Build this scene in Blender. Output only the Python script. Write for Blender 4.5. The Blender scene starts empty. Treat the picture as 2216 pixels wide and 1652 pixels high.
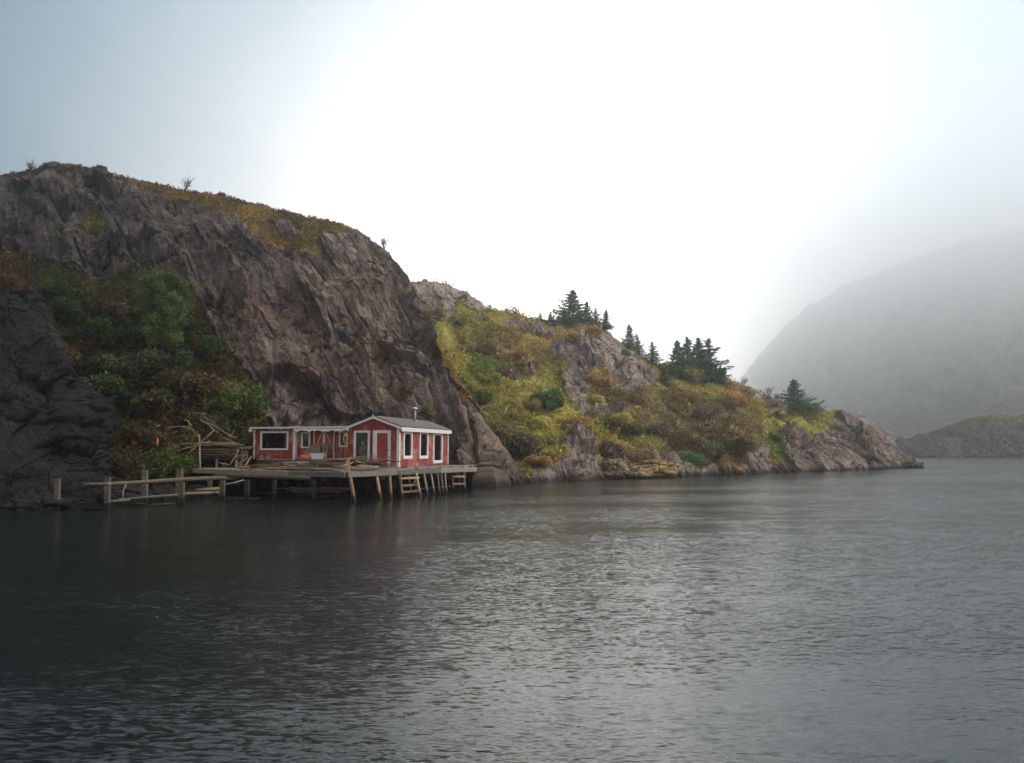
import bpy, math, random
import numpy as np
from mathutils import Vector, Matrix
random.seed(7); RNG = np.random.default_rng(7)
sc = bpy.context.scene
COL = sc.collection

# ------------------------------------------------------------------ camera
H = 2.35; F = 1723.5; CX, CY = 1108.0, 826.0; HOR = 969.7
PITCH = math.atan((HOR - CY) / F)
cam_d = bpy.data.cameras.new('camera'); cam = bpy.data.objects.new('camera', cam_d)
COL.objects.link(cam); sc.camera = cam
cam.location = (0, 0, H); cam.rotation_euler = (math.radians(90) + PITCH, 0, 0)
cam_d.sensor_width = 36; cam_d.lens = 28.0; cam_d.clip_end = 5000; cam_d.clip_start = 0.1
CP, SP = math.cos(PITCH), math.sin(PITCH)

def W(x, y, D):
    """point seen at (x, y) of the 2216 x 1652 picture, D metres ahead"""
    u = (np.asarray(x, float) - CX) / F; v = (CY - np.asarray(y, float)) / F
    dy = CP - v * SP; dz = SP + v * CP
    return np.stack(np.broadcast_arrays(u / dy * D, D + 0 * u, H + dz / dy * D), -1)
def Wv(x, y, D): return Vector([float(t) for t in W(x, y, D)])
def Dwater(y): return H * F / (y - HOR)

# ------------------------------------------------------------------ noise
_perm = np.random.default_rng(3).permutation(256); _perm = np.concatenate([_perm, _perm, _perm])
_g3 = np.random.default_rng(4).normal(size=(256, 3)); _g3 /= np.linalg.norm(_g3, axis=1)[:, None]
def perlin(p):
    pi = np.floor(p).astype(int); pf = p - pi; pi &= 255
    w = pf * pf * pf * (pf * (pf * 6 - 15) + 10)
    r = 0
    for dx in (0, 1):
        for dy in (0, 1):
            for dz in (0, 1):
                h = _perm[_perm[_perm[(pi[..., 0] + dx) & 255] + ((pi[..., 1] + dy) & 255)] + ((pi[..., 2] + dz) & 255)] & 255
                g = _g3[h]
                d = (g * (pf - np.array([dx, dy, dz]))).sum(-1)
                wt = (w[..., 0] if dx else 1 - w[..., 0]) * (w[..., 1] if dy else 1 - w[..., 1]) * (w[..., 2] if dz else 1 - w[..., 2])
                r = r + wt * d
    return r
def fbm(p, o=4, gain=.5):
    r = 0; a = 1
    for i in range(o):
        r = r + a * perlin(p + i * 17.3); p = p * 2.03; a *= gain
    return r
def ridged(p, o=4):
    r = 0; a = 1
    for i in range(o):
        r = r + a * (1 - 2.2 * np.abs(perlin(p + i * 11.7))); p = p * 2.1; a *= .5
    return r
def facets(s, t, tilt=.5, seed=0):
    """blocky broken rock: each random cell is a tilted plane; returns (height, edge distance)"""
    si = np.floor(s).astype(int); ti = np.floor(t).astype(int)
    best = np.full(s.shape, 1e9); sec = np.full(s.shape, 1e9); hh = np.zeros(s.shape)
    for a in (-1, 0, 1):
        for b in (-1, 0, 1):
            ci, cj = si + a, ti + b
            h = _perm[(_perm[(ci + seed) & 255] + cj) & 255]; h2 = _perm[(h + 57) & 255]; h3 = _perm[(h + 131) & 255]; h4 = _perm[(h2 + 91) & 255]
            ds = s - (ci + .1 + .8 * h / 255); dt = t - (cj + .1 + .8 * h2 / 255)
            d = ds * ds + dt * dt
            hv = (h3 / 255 - .5) + tilt * (ds * (h4 / 127.5 - 1) + dt * (h / 127.5 - 1))
            n = d < best
            sec = np.where(n, best, np.minimum(sec, d)); hh = np.where(n, hv, hh); best = np.where(n, d, best)
    return hh, np.sqrt(sec) - np.sqrt(best)
def inpoly(x, y, poly):
    r = np.zeros(x.shape, bool); n = len(poly); j = n - 1
    for i in range(n):
        xi, yi = poly[i]; xj, yj = poly[j]
        c = ((yi > y) != (yj > y)) & (x < (xj - xi) * (y - yi) / (yj - yi + 1e-9) + xi)
        r ^= c; j = i
    return r
def I(x, pts):
    pts = np.array(pts, float); return np.interp(x, pts[:, 0], pts[:, 1])

# ------------------------------------------------------------------ materials
def mat(name):
    m = bpy.data.materials.new(name); m.use_nodes = True
    nt = m.node_tree; b = nt.nodes['Principled BSDF']; return m, nt, b
def N(nt, t, **k):
    n = nt.nodes.new(t)
    for a, v in k.items(): setattr(n, a, v)
    return n
def ramp(nt, fac, stops, interp='LINEAR'):
    r = N(nt, 'ShaderNodeValToRGB'); e = r.color_ramp.elements; r.color_ramp.interpolation = interp
    while len(e) < len(stops): e.new(.5)
    for k, (p, c) in enumerate(stops):
        e[k].position = p; e[k].color = (*c, 1) if len(c) == 3 else c
    nt.links.new(fac, r.inputs[0]); return r.outputs[0]
def noise(nt, scale, detail=6, rough=.6, vec=None, dist=0):
    n = N(nt, 'ShaderNodeTexNoise'); n.inputs['Scale'].default_value = scale; n.inputs['Detail'].default_value = detail
    n.inputs['Roughness'].default_value = rough; n.inputs['Distortion'].default_value = dist
    if vec is not None: nt.links.new(vec, n.inputs['Vector'])
    return n.outputs[0]
def mapping(nt, coord='Object', scale=(1, 1, 1), rot=(0, 0, 0)):
    t = N(nt, 'ShaderNodeTexCoord'); m = N(nt, 'ShaderNodeMapping')
    m.inputs['Scale'].default_value = scale; m.inputs['Rotation'].default_value = rot
    nt.links.new(t.outputs[coord], m.inputs[0]); return m.outputs[0]
def mapping2(nt, rot, scale):
    t = N(nt, 'ShaderNodeTexCoord'); m = N(nt, 'ShaderNodeMapping'); m.inputs['Rotation'].default_value = rot; nt.links.new(t.outputs['Object'], m.inputs[0])
    q = N(nt, 'ShaderNodeMapping'); q.inputs['Scale'].default_value = scale; nt.links.new(m.outputs[0], q.inputs[0]); return q.outputs[0]
def mixc(nt, fac, a, b, mode='MIX'):
    m = N(nt, 'ShaderNodeMix', data_type='RGBA', blend_type=mode)
    for s, v in ((m.inputs[0], fac), (m.inputs[6], a), (m.inputs[7], b)):
        if hasattr(v, 'links') or hasattr(v, 'is_output'): nt.links.new(v, s)
        elif isinstance(v, (int, float)): s.default_value = v
        else: s.default_value = (*v, 1)
    return m.outputs[2]
def bump(nt, b, h, strength, dist=.1):
    n = N(nt, 'ShaderNodeBump'); n.inputs['Strength'].default_value = strength; n.inputs['Distance'].default_value = dist
    nt.links.new(h, n.inputs['Height']); nt.links.new(n.outputs[0], b.inputs['Normal']); return n

def attr(nt, name): 
    a = N(nt, 'ShaderNodeAttribute'); a.attribute_name = name; return a
def rock_mat(name, dark, mid, light, rot=(0, math.radians(30), 0), k3=.5, ck=(.4, .52)):
    m, nt, b = mat(name); L = nt.links.new
    v = mapping(nt, scale=(1, 1, 1))
    vs = mapping2(nt, rot, (1.2, 1, .4))
    n1 = noise(nt, .35, 8, .62, v); n2 = noise(nt, 2.2, 8, .7, vs, .3); n3 = noise(nt, 7, 6, .7, v)
    c = ramp(nt, n1, [(.3, dark), (.5, mid), (.7, light)])
    c2 = ramp(nt, n2, [(.33, (.6, .58, .57)), (.5, (1, 1, 1)), (.66, (1.4, 1.35, 1.27))])
    c = mixc(nt, .85, c, c2, 'MULTIPLY')
    c3 = ramp(nt, n3, [(.36, (.45, .45, .45)), (.52, (1, 1, 1)), (.66, (1.9, 1.85, 1.75))])
    c = mixc(nt, k3, c, c3, 'MULTIPLY')
    vo = N(nt, 'ShaderNodeTexVoronoi', feature='DISTANCE_TO_EDGE'); vo.inputs['Scale'].default_value = .55
    vm = mapping2(nt, rot, (1.1, .8, .38)); wv = N(nt, 'ShaderNodeVectorMath', operation='MULTIPLY_ADD'); nz_ = N(nt, 'ShaderNodeTexNoise'); nz_.inputs['Scale'].default_value = .9; nz_.inputs['Detail'].default_value = 5; L(v, nz_.inputs['Vector'])
    L(nz_.outputs[1], wv.inputs[0]); wv.inputs[1].default_value = (.9, .9, .9); L(vm, wv.inputs[2]); L(wv.outputs[0], vo.inputs['Vector'])
    crk = ramp(nt, vo.outputs['Distance'], [(0, (.16, .15, .15)), (.02, (.6, .6, .6)), (.05, (1, 1, 1))]); cm = ramp(nt, noise(nt, .4, 3, .5, v), [(ck[0], (0, 0, 0)), (ck[1], (1, 1, 1))]); c = mixc(nt, cm, c, mixc(nt, 1.0, c, crk, 'MULTIPLY'))
    t = attr(nt, 'tint')                       # iron stain, wet waterline, lichen; also vignette darkening painted into the left cliff
    c = mixc(nt, 1.0, c, t.outputs['Color'], 'MULTIPLY')
    veg = attr(nt, 'veg'); vc = attr(nt, 'vegcol')
    n4 = noise(nt, 9, 6, .75, v)
    vcol = mixc(nt, .8, vc.outputs['Color'], ramp(nt, n4, [(.3, (.45, .45, .45)), (.7, (1.5, 1.5, 1.5))]), 'MULTIPLY')
    c = mixc(nt, veg.outputs['Fac'], c, vcol)
    L(c, b.inputs['Base Color']); b.inputs['Roughness'].default_value = .85; b.inputs['Specular IOR Level'].default_value = .25
    add = N(nt, 'ShaderNodeMath', operation='ADD'); L(n2, add.inputs[0]); L(n3, add.inputs[1])
    add2 = N(nt, 'ShaderNodeMath', operation='ADD'); L(add.outputs[0], add2.inputs[0]); L(noise(nt, 25, 4, .7, v), add2.inputs[1])
    bump(nt, b, add2.outputs[0], .9, .16)
    return m
def leaf_mat(name='leaves', rough=.7):
    m, nt, b = mat(name); L = nt.links.new
    a = attr(nt, 'Col'); oi = N(nt, 'ShaderNodeObjectInfo')
    hs = N(nt, 'ShaderNodeHueSaturation'); mr = N(nt, 'ShaderNodeMapRange'); L(oi.outputs['Random'], mr.inputs[0])
    mr.inputs[3].default_value = .8; mr.inputs[4].default_value = 1.3; L(mr.outputs[0], hs.inputs['Value']); L(a.outputs['Color'], hs.inputs['Color'])
    L(hs.outputs[0], b.inputs['Base Color']); b.inputs['Roughness'].default_value = rough; b.inputs['Specular IOR Level'].default_value = .15
    tl = N(nt, 'ShaderNodeBsdfTranslucent'); L(hs.outputs[0], tl.inputs[0]); mx = N(nt, 'ShaderNodeMixShader'); mx.inputs[0].default_value = .4; L(b.outputs[0], mx.inputs[1]); L(tl.outputs[0], mx.inputs[2]); L(mx.outputs[0], nt.nodes['Material Output'].inputs[0])
    return m
def plain(name, c, rough=.7, nscale=6, var=.35, spec=.3, metal=0, stretch=(1, 1, 1), bmp=.3, bd=.01):
    m, nt, b = mat(name)
    v = mapping(nt, scale=stretch); n = noise(nt, nscale, 6, .65, v)
    lo = tuple(x * (1 - var) for x in c); hi = tuple(min(1, x * (1 + var)) for x in c)
    nt.links.new(ramp(nt, n, [(.3, lo), (.7, hi)]), b.inputs['Base Color'])
    b.inputs['Roughness'].default_value = rough; b.inputs['Specular IOR Level'].default_value = spec; b.inputs['Metallic'].default_value = metal
    bump(nt, b, n, bmp, bd); return m
def wood_mat(name, c1, c2, c3, scale=1.0):
    m, nt, b = mat(name)
    oi = N(nt, 'ShaderNodeObjectInfo'); v = mapping(nt, scale=(.7 * scale, 9 * scale, 9 * scale))
    add = N(nt, 'ShaderNodeVectorMath', operation='ADD'); nt.links.new(v, add.inputs[0]); nt.links.new(oi.outputs['Random'], add.inputs[1])
    n = noise(nt, 2.5, 8, .7, add.outputs[0]); c = ramp(nt, n, [(.3, c1), (.5, c2), (.72, c3)])
    vr = ramp(nt, oi.outputs['Random'], [(0, (.5, .48, .45)), (.5, (1, 1, 1)), (.8, (1.25, 1.1, .9)), (1, (1.5, 1.35, 1.1))])
    c = mixc(nt, .9, c, vr, 'MULTIPLY'); nt.links.new(c, b.inputs['Base Color'])
    b.inputs['Roughness'].default_value = .85; b.inputs['Specular IOR Level'].default_value = .2
    # weed and wet below the tide line
    g = N(nt, 'ShaderNodeNewGeometry'); sp = N(nt, 'ShaderNodeSeparateXYZ'); nt.links.new(g.outputs['Position'], sp.inputs[0])
    zz = N(nt, 'ShaderNodeMath', operation='MULTIPLY_ADD'); nt.links.new(n, zz.inputs[0]); zz.inputs[1].default_value = .35; nt.links.new(sp.outputs[2], zz.inputs[2])
    wet = ramp(nt, zz.outputs[0], [(.36, (.16, .17, .12)), (.56, (1, 1, 1))]); c = mixc(nt, 1.0, c, wet, 'MULTIPLY'); nt.links.new(c, b.inputs['Base Color'])
    bump(nt, b, n, .6, .02); return m

M = {}
M['rock'] = rock_mat('cliff_rock', (.06, .047, .044), (.15, .12, .108), (.29, .24, .205))
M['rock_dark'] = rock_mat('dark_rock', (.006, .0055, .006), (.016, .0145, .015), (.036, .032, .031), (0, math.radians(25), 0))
M['rock_pale'] = rock_mat('headland_rock', (.15, .125, .11), (.24, .205, .185), (.38, .335, .3), k3=.5, ck=(.25, .35))
M['rock_mountain'] = rock_mat('mountain_rock', (.012, .014, .017), (.028, .03, .034), (.06, .06, .06))
M['rock_far'] = rock_mat('far_rock', (.05, .045, .045), (.09, .08, .075), (.15, .13, .12))
M['leaf'] = leaf_mat()
M['wood'] = wood_mat('grey_wood', (.09, .08, .07), (.22, .195, .175), (.42, .38, .34))
M['wood_tan'] = wood_mat('tan_wood', (.14, .09, .055), (.3, .21, .13), (.46, .35, .23))
M['wood_dark'] = wood_mat('dark_wood', (.03, .022, .018), (.065, .05, .04), (.12, .095, .075))
M['bark'] = plain('bark', (.06, .045, .035), .9, 12, .5)
M['roofing'] = plain('shingle', (.17, .16, .145), .9, 18, .4, bmp=.6, bd=.03)
M['rope_y'] = plain('yellow_rope', (.55, .36, .05), .7, 40, .3)
M['rope_g'] = plain('grey_rope', (.3, .29, .26), .8, 40, .3)
M['metal'] = plain('stove_metal', (.3, .24, .2), .55, 12, .35, metal=.4)
M['metal_cap'] = plain('cap_metal', (.7, .68, .64), .5, 12, .2, metal=.2)
M['post'] = wood_mat('wet_post_wood', (.03, .028, .024), (.08, .074, .062), (.18, .17, .145))
M['orange'] = plain('orange_plastic', (.42, .12, .05), .5, 8, .25)
M['enamel'] = plain('enamel', (.75, .76, .76), .3, 8, .1)
M['iron'] = plain('rusty_iron', (.06, .035, .028), .8, 20, .5)
M['interior'] = plain('interior_board', (.02, .018, .016), .9, 5, .3)
M['tan'] = plain('straw', (.5, .36, .2), .9, 30, .5)
M['curtain'] = plain('curtain', (.3, .29, .25), .9, 14, .3, stretch=(6, 6, .5))
M['paper'] = plain('paper', (.75, .75, .73), .9, 5, .08)
def paint_mat(name, base, under, amount, groove):
    m, nt, b = mat(name); L = nt.links.new
    v = mapping(nt, scale=(9, 9, .9)); v2 = mapping(nt, scale=(1, 1, 1))
    chip = noise(nt, 2.2, 9, .75, v); big = noise(nt, 1.3, 4, .6, v2)
    add = N(nt, 'ShaderNodeMath', operation='MULTIPLY_ADD'); L(big, add.inputs[0]); add.inputs[1].default_value = .5; L(chip, add.inputs[2])
    k = ramp(nt, add.outputs[0], [(amount, (0, 0, 0)), (amount + .05, (1, 1, 1))])
    tone = ramp(nt, noise(nt, 1.5, 6, .7, v), [(.3, tuple(x * .6 for x in base)), (.7, tuple(min(.75, x * 1.45) for x in base))])
    c = mixc(nt, k, tone, under)
    b.inputs['Roughness'].default_value = .65; b.inputs['Specular IOR Level'].default_value = .3
    if groove:
        sep = N(nt, 'ShaderNodeSeparateXYZ'); tc = N(nt, 'ShaderNodeTexCoord'); L(tc.outputs['Object'], sep.inputs[0])
        s = N(nt, 'ShaderNodeMath', operation='ADD'); L(sep.outputs[0], s.inputs[0]); L(sep.outputs[1], s.inputs[1])
        p = N(nt, 'ShaderNodeMath', operation='PINGPONG'); L(s.outputs[0], p.inputs[0]); p.inputs[1].default_value = .075
        g = ramp(nt, p.outputs[0], [(0, (0, 0, 0)), (.012, (1, 1, 1))]); 
        c = mixc(nt, g, tuple(x * .35 for x in base), c)
        a2 = N(nt, 'ShaderNodeMath', operation='ADD'); L(g, a2.inputs[0]); L(chip, a2.inputs[1]); bump(nt, b, a2.outputs[0], .7, .012)
    else: bump(nt, b, chip, .4, .01)
    L(c, b.inputs['Base Color']); return m
M['red'] = paint_mat('red_paint', (.235, .026, .024), (.44, .35, .31), .805, True)
M['red_door'] = paint_mat('red_door_paint', (.27, .04, .036), (.38, .28, .24), .88, False)
M['white'] = paint_mat('white_paint', (.74, .74, .72), (.3, .27, .24), .86, False)
m, nt, b = mat('window_glass')
for n in list(nt.nodes):
    if n.type == 'BSDF_PRINCIPLED': nt.nodes.remove(n)
out = nt.nodes['Material Output']; tr = N(nt, 'ShaderNodeBsdfTransparent'); tr.inputs[0].default_value = (.75, .8, .8, 1)
gl = N(nt, 'ShaderNodeBsdfGlossy'); gl.inputs['Roughness'].default_value = .03; fr = N(nt, 'ShaderNodeFresnel'); fr.inputs[0].default_value = 1.5
mx = N(nt, 'ShaderNodeMixShader'); nt.links.new(fr.outputs[0], mx.inputs[0]); nt.links.new(tr.outputs[0], mx.inputs[1]); nt.links.new(gl.outputs[0], mx.inputs[2])
nt.links.new(mx.outputs[0], out.inputs[0]); M['glass'] = m

# ------------------------------------------------------------------ object helpers
def np_mesh(name, V, Fq, material, smooth=False, attrs=None):
    me = bpy.data.meshes.new(name); V = np.asarray(V, np.float32).reshape(-1, 3); Fq = np.asarray(Fq, np.int32); k = Fq.shape[1]
    me.vertices.add(len(V)); me.vertices.foreach_set('co', V.ravel())
    me.loops.add(Fq.size); me.loops.foreach_set('vertex_index', Fq.ravel())
    me.polygons.add(len(Fq)); me.polygons.foreach_set('loop_start', np.arange(0, Fq.size, k, dtype=np.int32))
    me.polygons.foreach_set('use_smooth', np.full(len(Fq), smooth))
    for an, arr in (attrs or {}).items():
        arr = np.asarray(arr, np.float32)
        if arr.ndim == 1: a = me.attributes.new(an, 'FLOAT', 'POINT'); a.data.foreach_set('value', arr)
        else:
            a = me.attributes.new(an, 'FLOAT_COLOR', 'POINT'); a.data.foreach_set('color', np.concatenate([arr, np.ones((len(arr), 1), np.float32)], 1).ravel())
    me.update(calc_edges=True); me.validate(); me.materials.append(material); return me
def link(name, me, parent=None, loc=None):
    o = bpy.data.objects.new(name, me); COL.objects.link(o)
    if parent: o.parent = parent
    if loc is not None: o.location = loc
    return o
def tag(o, label=None, cat=None, group=None, kind=None):
    for k, v in (('label', label), ('category', cat), ('group', group), ('kind', kind)):
        if v: o[k] = v
    return o
def thing(name, label, cat, loc=(0, 0, 0), rotz=0, group=None):
    o = link(name, None); o.location = loc; o.rotation_euler = (0, 0, rotz); o.empty_display_size = .2
    return tag(o, label, cat, group)

class MB:
    def __init__(s): s.v = []; s.f = []
    def add(s, V, Fs):
        n = len(s.v); s.v += [tuple(v) for v in V]; s.f += [tuple(i + n for i in f) for f in Fs]; return s
    def box(s, x0, x1, y0, y1, z0, z1, jit=0):
        j = lambda: random.uniform(-jit, jit) if jit else 0
        V = [(x + j(), y + j(), z + j()) for z in (z0, z1) for y in (y0, y1) for x in (x0, x1)]
        return s.add(V, [(0, 2, 3, 1), (4, 5, 7, 6), (0, 1, 5, 4), (2, 6, 7, 3), (0, 4, 6, 2), (1, 3, 7, 5)])
    def beam(s, a, b, w, h, up=(0, 0, 1), jit=0):
        a = Vector(a); b = Vector(b); d = (b - a).normalized(); up = Vector(up)
        sd = d.cross(up); sd = sd.normalized() if sd.length > 1e-4 else Vector((1, 0, 0)); u = sd.cross(d)
        V = []
        for p in (a, b):
            for q, r in ((-1, -1), (1, -1), (1, 1), (-1, 1)):
                V.append(p + sd * (q * w / 2 + random.uniform(-jit, jit)) + u * (r * h / 2 + random.uniform(-jit, jit)))
        return s.add(V, [(0, 1, 2, 3), (7, 6, 5, 4), (0, 4, 5, 1), (1, 5, 6, 2), (2, 6, 7, 3), (3, 7, 4, 0)])
    def tube(s, pts, rad, n=8, cap=True):
        pts = [Vector(p) for p in pts]; rad = rad if isinstance(rad, (list, tuple)) else [rad] * len(pts)
        base = len(s.v); ref = None
        for i, p in enumerate(pts):
            d = (pts[min(i + 1, len(pts) - 1)] - pts[max(i - 1, 0)]).normalized()
            if ref is None: ref = d.orthogonal().normalized()
            ref = (ref - d * ref.dot(d)).normalized(); o = d.cross(ref)
            for k in range(n):
                a = 2 * math.pi * k / n; s.v.append(tuple(p + (ref * math.cos(a) + o * math.sin(a)) * rad[i]))
        for i in range(len(pts) - 1):
            for k in range(n):
                q = base + i * n + k; r = base + i * n + (k + 1) % n; s.f.append((q, r, r + n, q + n))
        if cap:
            s.f.append(tuple(base + k for k in range(n))[::-1]); s.f.append(tuple(base + (len(pts) - 1) * n + k for k in range(n)))
        return s
    def lathe(s, prof, n=16, c=(0, 0, 0)):
        base = len(s.v)
        for r, z in prof:
            for k in range(n):
                a = 2 * math.pi * k / n; s.v.append((c[0] + r * math.cos(a), c[1] + r * math.sin(a), c[2] + z))
        for i in range(len(prof) - 1):
            for k in range(n):
                q = base + i * n + k; r = base + i * n + (k + 1) % n; s.f.append((q, r, r + n, q + n))
        return s
    def mesh(s, name, material, smooth=False):
        me = bpy.data.meshes.new(name); me.from_pydata(s.v, [], s.f); me.update(); me.materials.append(material)
        if smooth: me.polygons.foreach_set('use_smooth', [True] * len(me.polygons))
        return me
    def build(s, name, material, parent=None, smooth=False): return link(name, s.mesh(name, material, smooth), parent)
def copy_tree(o, parent=None):
    c = o.copy(); COL.objects.link(c); c.parent = parent
    for ch in list(o.children): copy_tree(ch, c)
    return c

# ------------------------------------------------------------------ vegetation palette (true colours of leaves)
PAL = dict(olive=(.088, .086, .024), green=(.05, .082, .02), bright=(.042, .085, .025), ygreen=(.145, .132, .034), gold=(.25, .18, .06),
           orange=(.2, .115, .035), rust=(.13, .075, .03), brown=(.092, .066, .036), dark=(.04, .032, .022), purple=(.095, .062, .055),
           deep=(.018, .035, .014), dkrust=(.06, .03, .014), spruce=(.022, .042, .024), dolive=(.03, .036, .012))
def blobcol(x, y, blobs, base, seed=0):
    """leaf colour over a slope: patches of plants of different kinds"""
    p = np.stack([x / 26 + seed, y / 20, x * 0 + seed * 1.7], -1)
    wx = x + 26 * fbm(p, 3); wy = y + 22 * fbm(p + 31, 3)
    c = np.zeros(x.shape + (3,)) + np.array(PAL[base]); wt = np.ones(x.shape) * .12; c = c * wt[..., None]
    for bx, by, rx, ry, k in blobs:
        w = np.exp(-(((wx - bx) / rx) ** 2 + ((wy - by) / ry) ** 2) * 1.3); c += w[..., None] * np.array(PAL[k]); wt = wt + w
    c = c / wt[..., None]; return c * .75 + .25 * np.array([.1, .084, .028])[None] * (c.mean(-1, keepdims=True) / .06)

# ------------------------------------------------------------------ hills
HILLS = {}
def hill(name, x0, x1, nx, nv, sky, Dw, Ds, rockmat, disp, vegf, tintf=None, p=1.15, back=(30, 14), nb=40, zbot=-.9, kind='structure', flat=True, edge=.35, smooth=False):
    xs = np.linspace(x0, x1, nx); ys = I(xs, sky); dw = I(xs, Dw); ds = I(xs, Ds)
    yw = HOR + H * F / dw
    v = np.linspace(0, 1, nv) ** .9
    X = np.repeat(xs[None], nv, 0); Y = yw[None] + (ys - yw)[None] * v[:, None]
    D = dw[None] + (ds - dw)[None] * (v[:, None] ** p)
    P = W(X, Y, D)
    # foot goes on below the water
    foot = P[0:1].copy(); foot[..., 2] = zbot; foot[..., 1] -= .25
    # and the far side beyond the skyline
    t = np.linspace(0, 1, nb + 1)[1:]
    Bk = P[-1][None] + np.stack([0 * t, t * back[0], 0 * t], -1)[:, None, :]
    # stay below the line of sight over the crest, then fall away
    slope = ((P[-1][:, 2] - H) / P[-1][:, 1])
    zc = P[-1][:, 2]
    Bk[..., 0] = P[-1][None, :, 0] * (1 + (t * back[0])[:, None] / P[-1][None, :, 1] * .6)
    Bk[..., 2] = zc[None] + (slope[None] * .35 * (t * back[0])[:, None]) * (1 - t[:, None]) - (t[:, None] ** 1.6) * back[1] * np.clip(zc[None] / 12, .15, 1.3)
    Bk[..., 2] = np.maximum(Bk[..., 2], zbot)
    A = np.concatenate([foot, P, Bk], 0)
    vx = np.concatenate([X[:1], X, np.repeat(X[-1:], nb, 0)], 0); vy = np.concatenate([Y[:1], Y, Y[-1][None] - t[:, None] * 12], 0)
    vv = np.concatenate([[0], v, 1 + t])
    gu = np.gradient(A, axis=1); gv = np.gradient(A, axis=0); Nn = np.cross(gu, gv); Nn /= np.linalg.norm(Nn, axis=-1, keepdims=True) + 1e-9
    veg = vegf[0](vx, vy, vv[:, None] + 0 * vx) ; vcol = vegf[1](vx, vy)
    d = disp(A, vx, vy, veg)
    fade = np.clip(1 - (vv - .86) / .14 * (1 - edge), edge, 1)[:, None]; fade = np.where(vv[:, None] > 1, edge, fade)
    A = A + Nn * (d * fade)[..., None]
    A[0, :, 2] = zbot
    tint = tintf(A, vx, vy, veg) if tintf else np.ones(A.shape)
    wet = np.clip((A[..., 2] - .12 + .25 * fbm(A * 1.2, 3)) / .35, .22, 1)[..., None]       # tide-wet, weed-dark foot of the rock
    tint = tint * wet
    ny = A.shape[0]; idx = np.arange(ny * nx).reshape(ny, nx)
    Fq = np.stack([idx[:-1, :-1], idx[:-1, 1:], idx[1:, 1:], idx[1:, :-1]], -1).reshape(-1, 4)
    me = np_mesh(name, A.reshape(-1, 3), Fq, rockmat, smooth, dict(veg=veg.ravel(), vegcol=vcol.reshape(-1, 3), tint=tint.reshape(-1, 3)))
    o = link(name, me); tag(o, kind=kind)
    HILLS[name] = dict(A=A, N=Nn, vx=vx, vy=vy, vv=vv, veg=veg, vcol=vcol, xs=xs, ys=ys, yw=yw, nv=nv, nx=nx)
    return o
def on(hname, x, y):
    """the point of a hill's surface seen at (x, y)"""
    h = HILLS[hname]; i = int(np.clip(round((x - h['xs'][0]) / (h['xs'][-1] - h['xs'][0]) * (h['nx'] - 1)), 0, h['nx'] - 1))
    col = h['vy'][:, i]; j = int(np.argmin(np.abs(col[1:h['nv'] + 1] - y))) + 1
    return Vector([float(t) for t in h['A'][j, i]])

def saw(q, seed, sharp=.16):
    """slab steps: a slow rise then a sharp drop, each slab of its own thickness"""
    i = np.floor(q); f = q - i; ii = i.astype(int)
    h = _perm[(ii + seed) & 255] / 255.
    return (.45 + .9 * h) * np.where(f < 1 - sharp, f / (1 - sharp), (1 - f) / sharp)
def crest(hname, x):
    h = HILLS[hname]; i = int(np.clip(round((x - h['xs'][0]) / (h['xs'][-1] - h['xs'][0]) * (h['nx'] - 1)), 0, h['nx'] - 1))
    c = h['A'][:, i]; j = int(np.argmax((c[:, 2] - H) / c[:, 1])); return Vector([float(t) for t in c[j]])
def rockdisp(big, block, small, ang=58, seed=0, along=3.2, vegdip=.35, slab=1.0):
    ca, sa = math.cos(math.radians(ang)), math.sin(math.radians(ang))
    def f(A, vx, vy, veg):
        # bedding: slabs lean down to the right
        s = A[..., 0] * sa + A[..., 2] * ca; t = -A[..., 0] * ca + A[..., 2] * sa
        w = fbm(A / 7.0 + seed, 3); w2 = fbm(A / 2.2 + seed + 9, 3)
        d = big * fbm(A / 13 + seed, 4) * 1.6 + big * .4 * ridged(np.stack([s / 7, t / 22, A[..., 1] / 30 + seed], -1), 4)
        m1 = np.clip(.55 + 1.3 * fbm(np.stack([s / 9, t / 9, 0 * s + seed], -1), 2), 0, 1.3)
        st = block * 1.15 * m1 * (saw(s / 3.4 + w * .5 + .03 * t, seed) - .5) + block * .5 * (saw(s / 1.25 + w * .7 + w2 * .15 - .05 * t, seed + 5, .22) - .5) + small * .35 * (saw(s / .42 + w * 1.2 + w2 * .3, seed + 8, .3) - .5)
        h1, e1 = facets(s / 2.8 + w * .3, t / 5.0 + w * .3, 1.7, seed)
        h2, e2 = facets(s / .8 + w2 * .2, t / 1.25 + w2 * .2, 1.5, seed + 9)
        h3, e3 = facets(s / .34 + w2 * .4, t / .5 + w2 * .4, 1.3, seed + 19)
        m2 = np.clip(.6 + 1.9 * fbm(A / 6 + seed + 60, 2), .1, 1.5)
        r = slab * st + m2 * (block * .75 * h1 + small * .8 * h2 + small * .32 * h3) + small * .45 * fbm(A * 1.6, 5, .6) - small * .5 * m2 * np.exp(-(e2 / .035) ** 2)
        return d + r * (1 - .8 * veg) - vegdip * veg + .12 * veg * fbm(A * 1.1 + 7, 3)
    return f

def warp(x, y, k=9, s=14, seed=0):
    p = np.stack([x / s + seed, y / s, 0 * x + seed], -1); return x + k * fbm(p, 3), y + k * fbm(p + 19, 3)
def vegfrom(adds, subs, blobs, base, seed, default=0, top=None):
    def m(x, y, v):
        wx, wy = warp(x, y, 10, 16, seed); r = np.full(x.shape, float(default))
        for pl in adds: r[inpoly(wx, wy, pl)] = 1
        for pl in subs: r[inpoly(wx, wy, pl)] = 0
        if top is not None: r[v > 1.0] = top
        return r
    return (m, lambda x, y: blobcol(x, y, blobs, base, seed))

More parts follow.
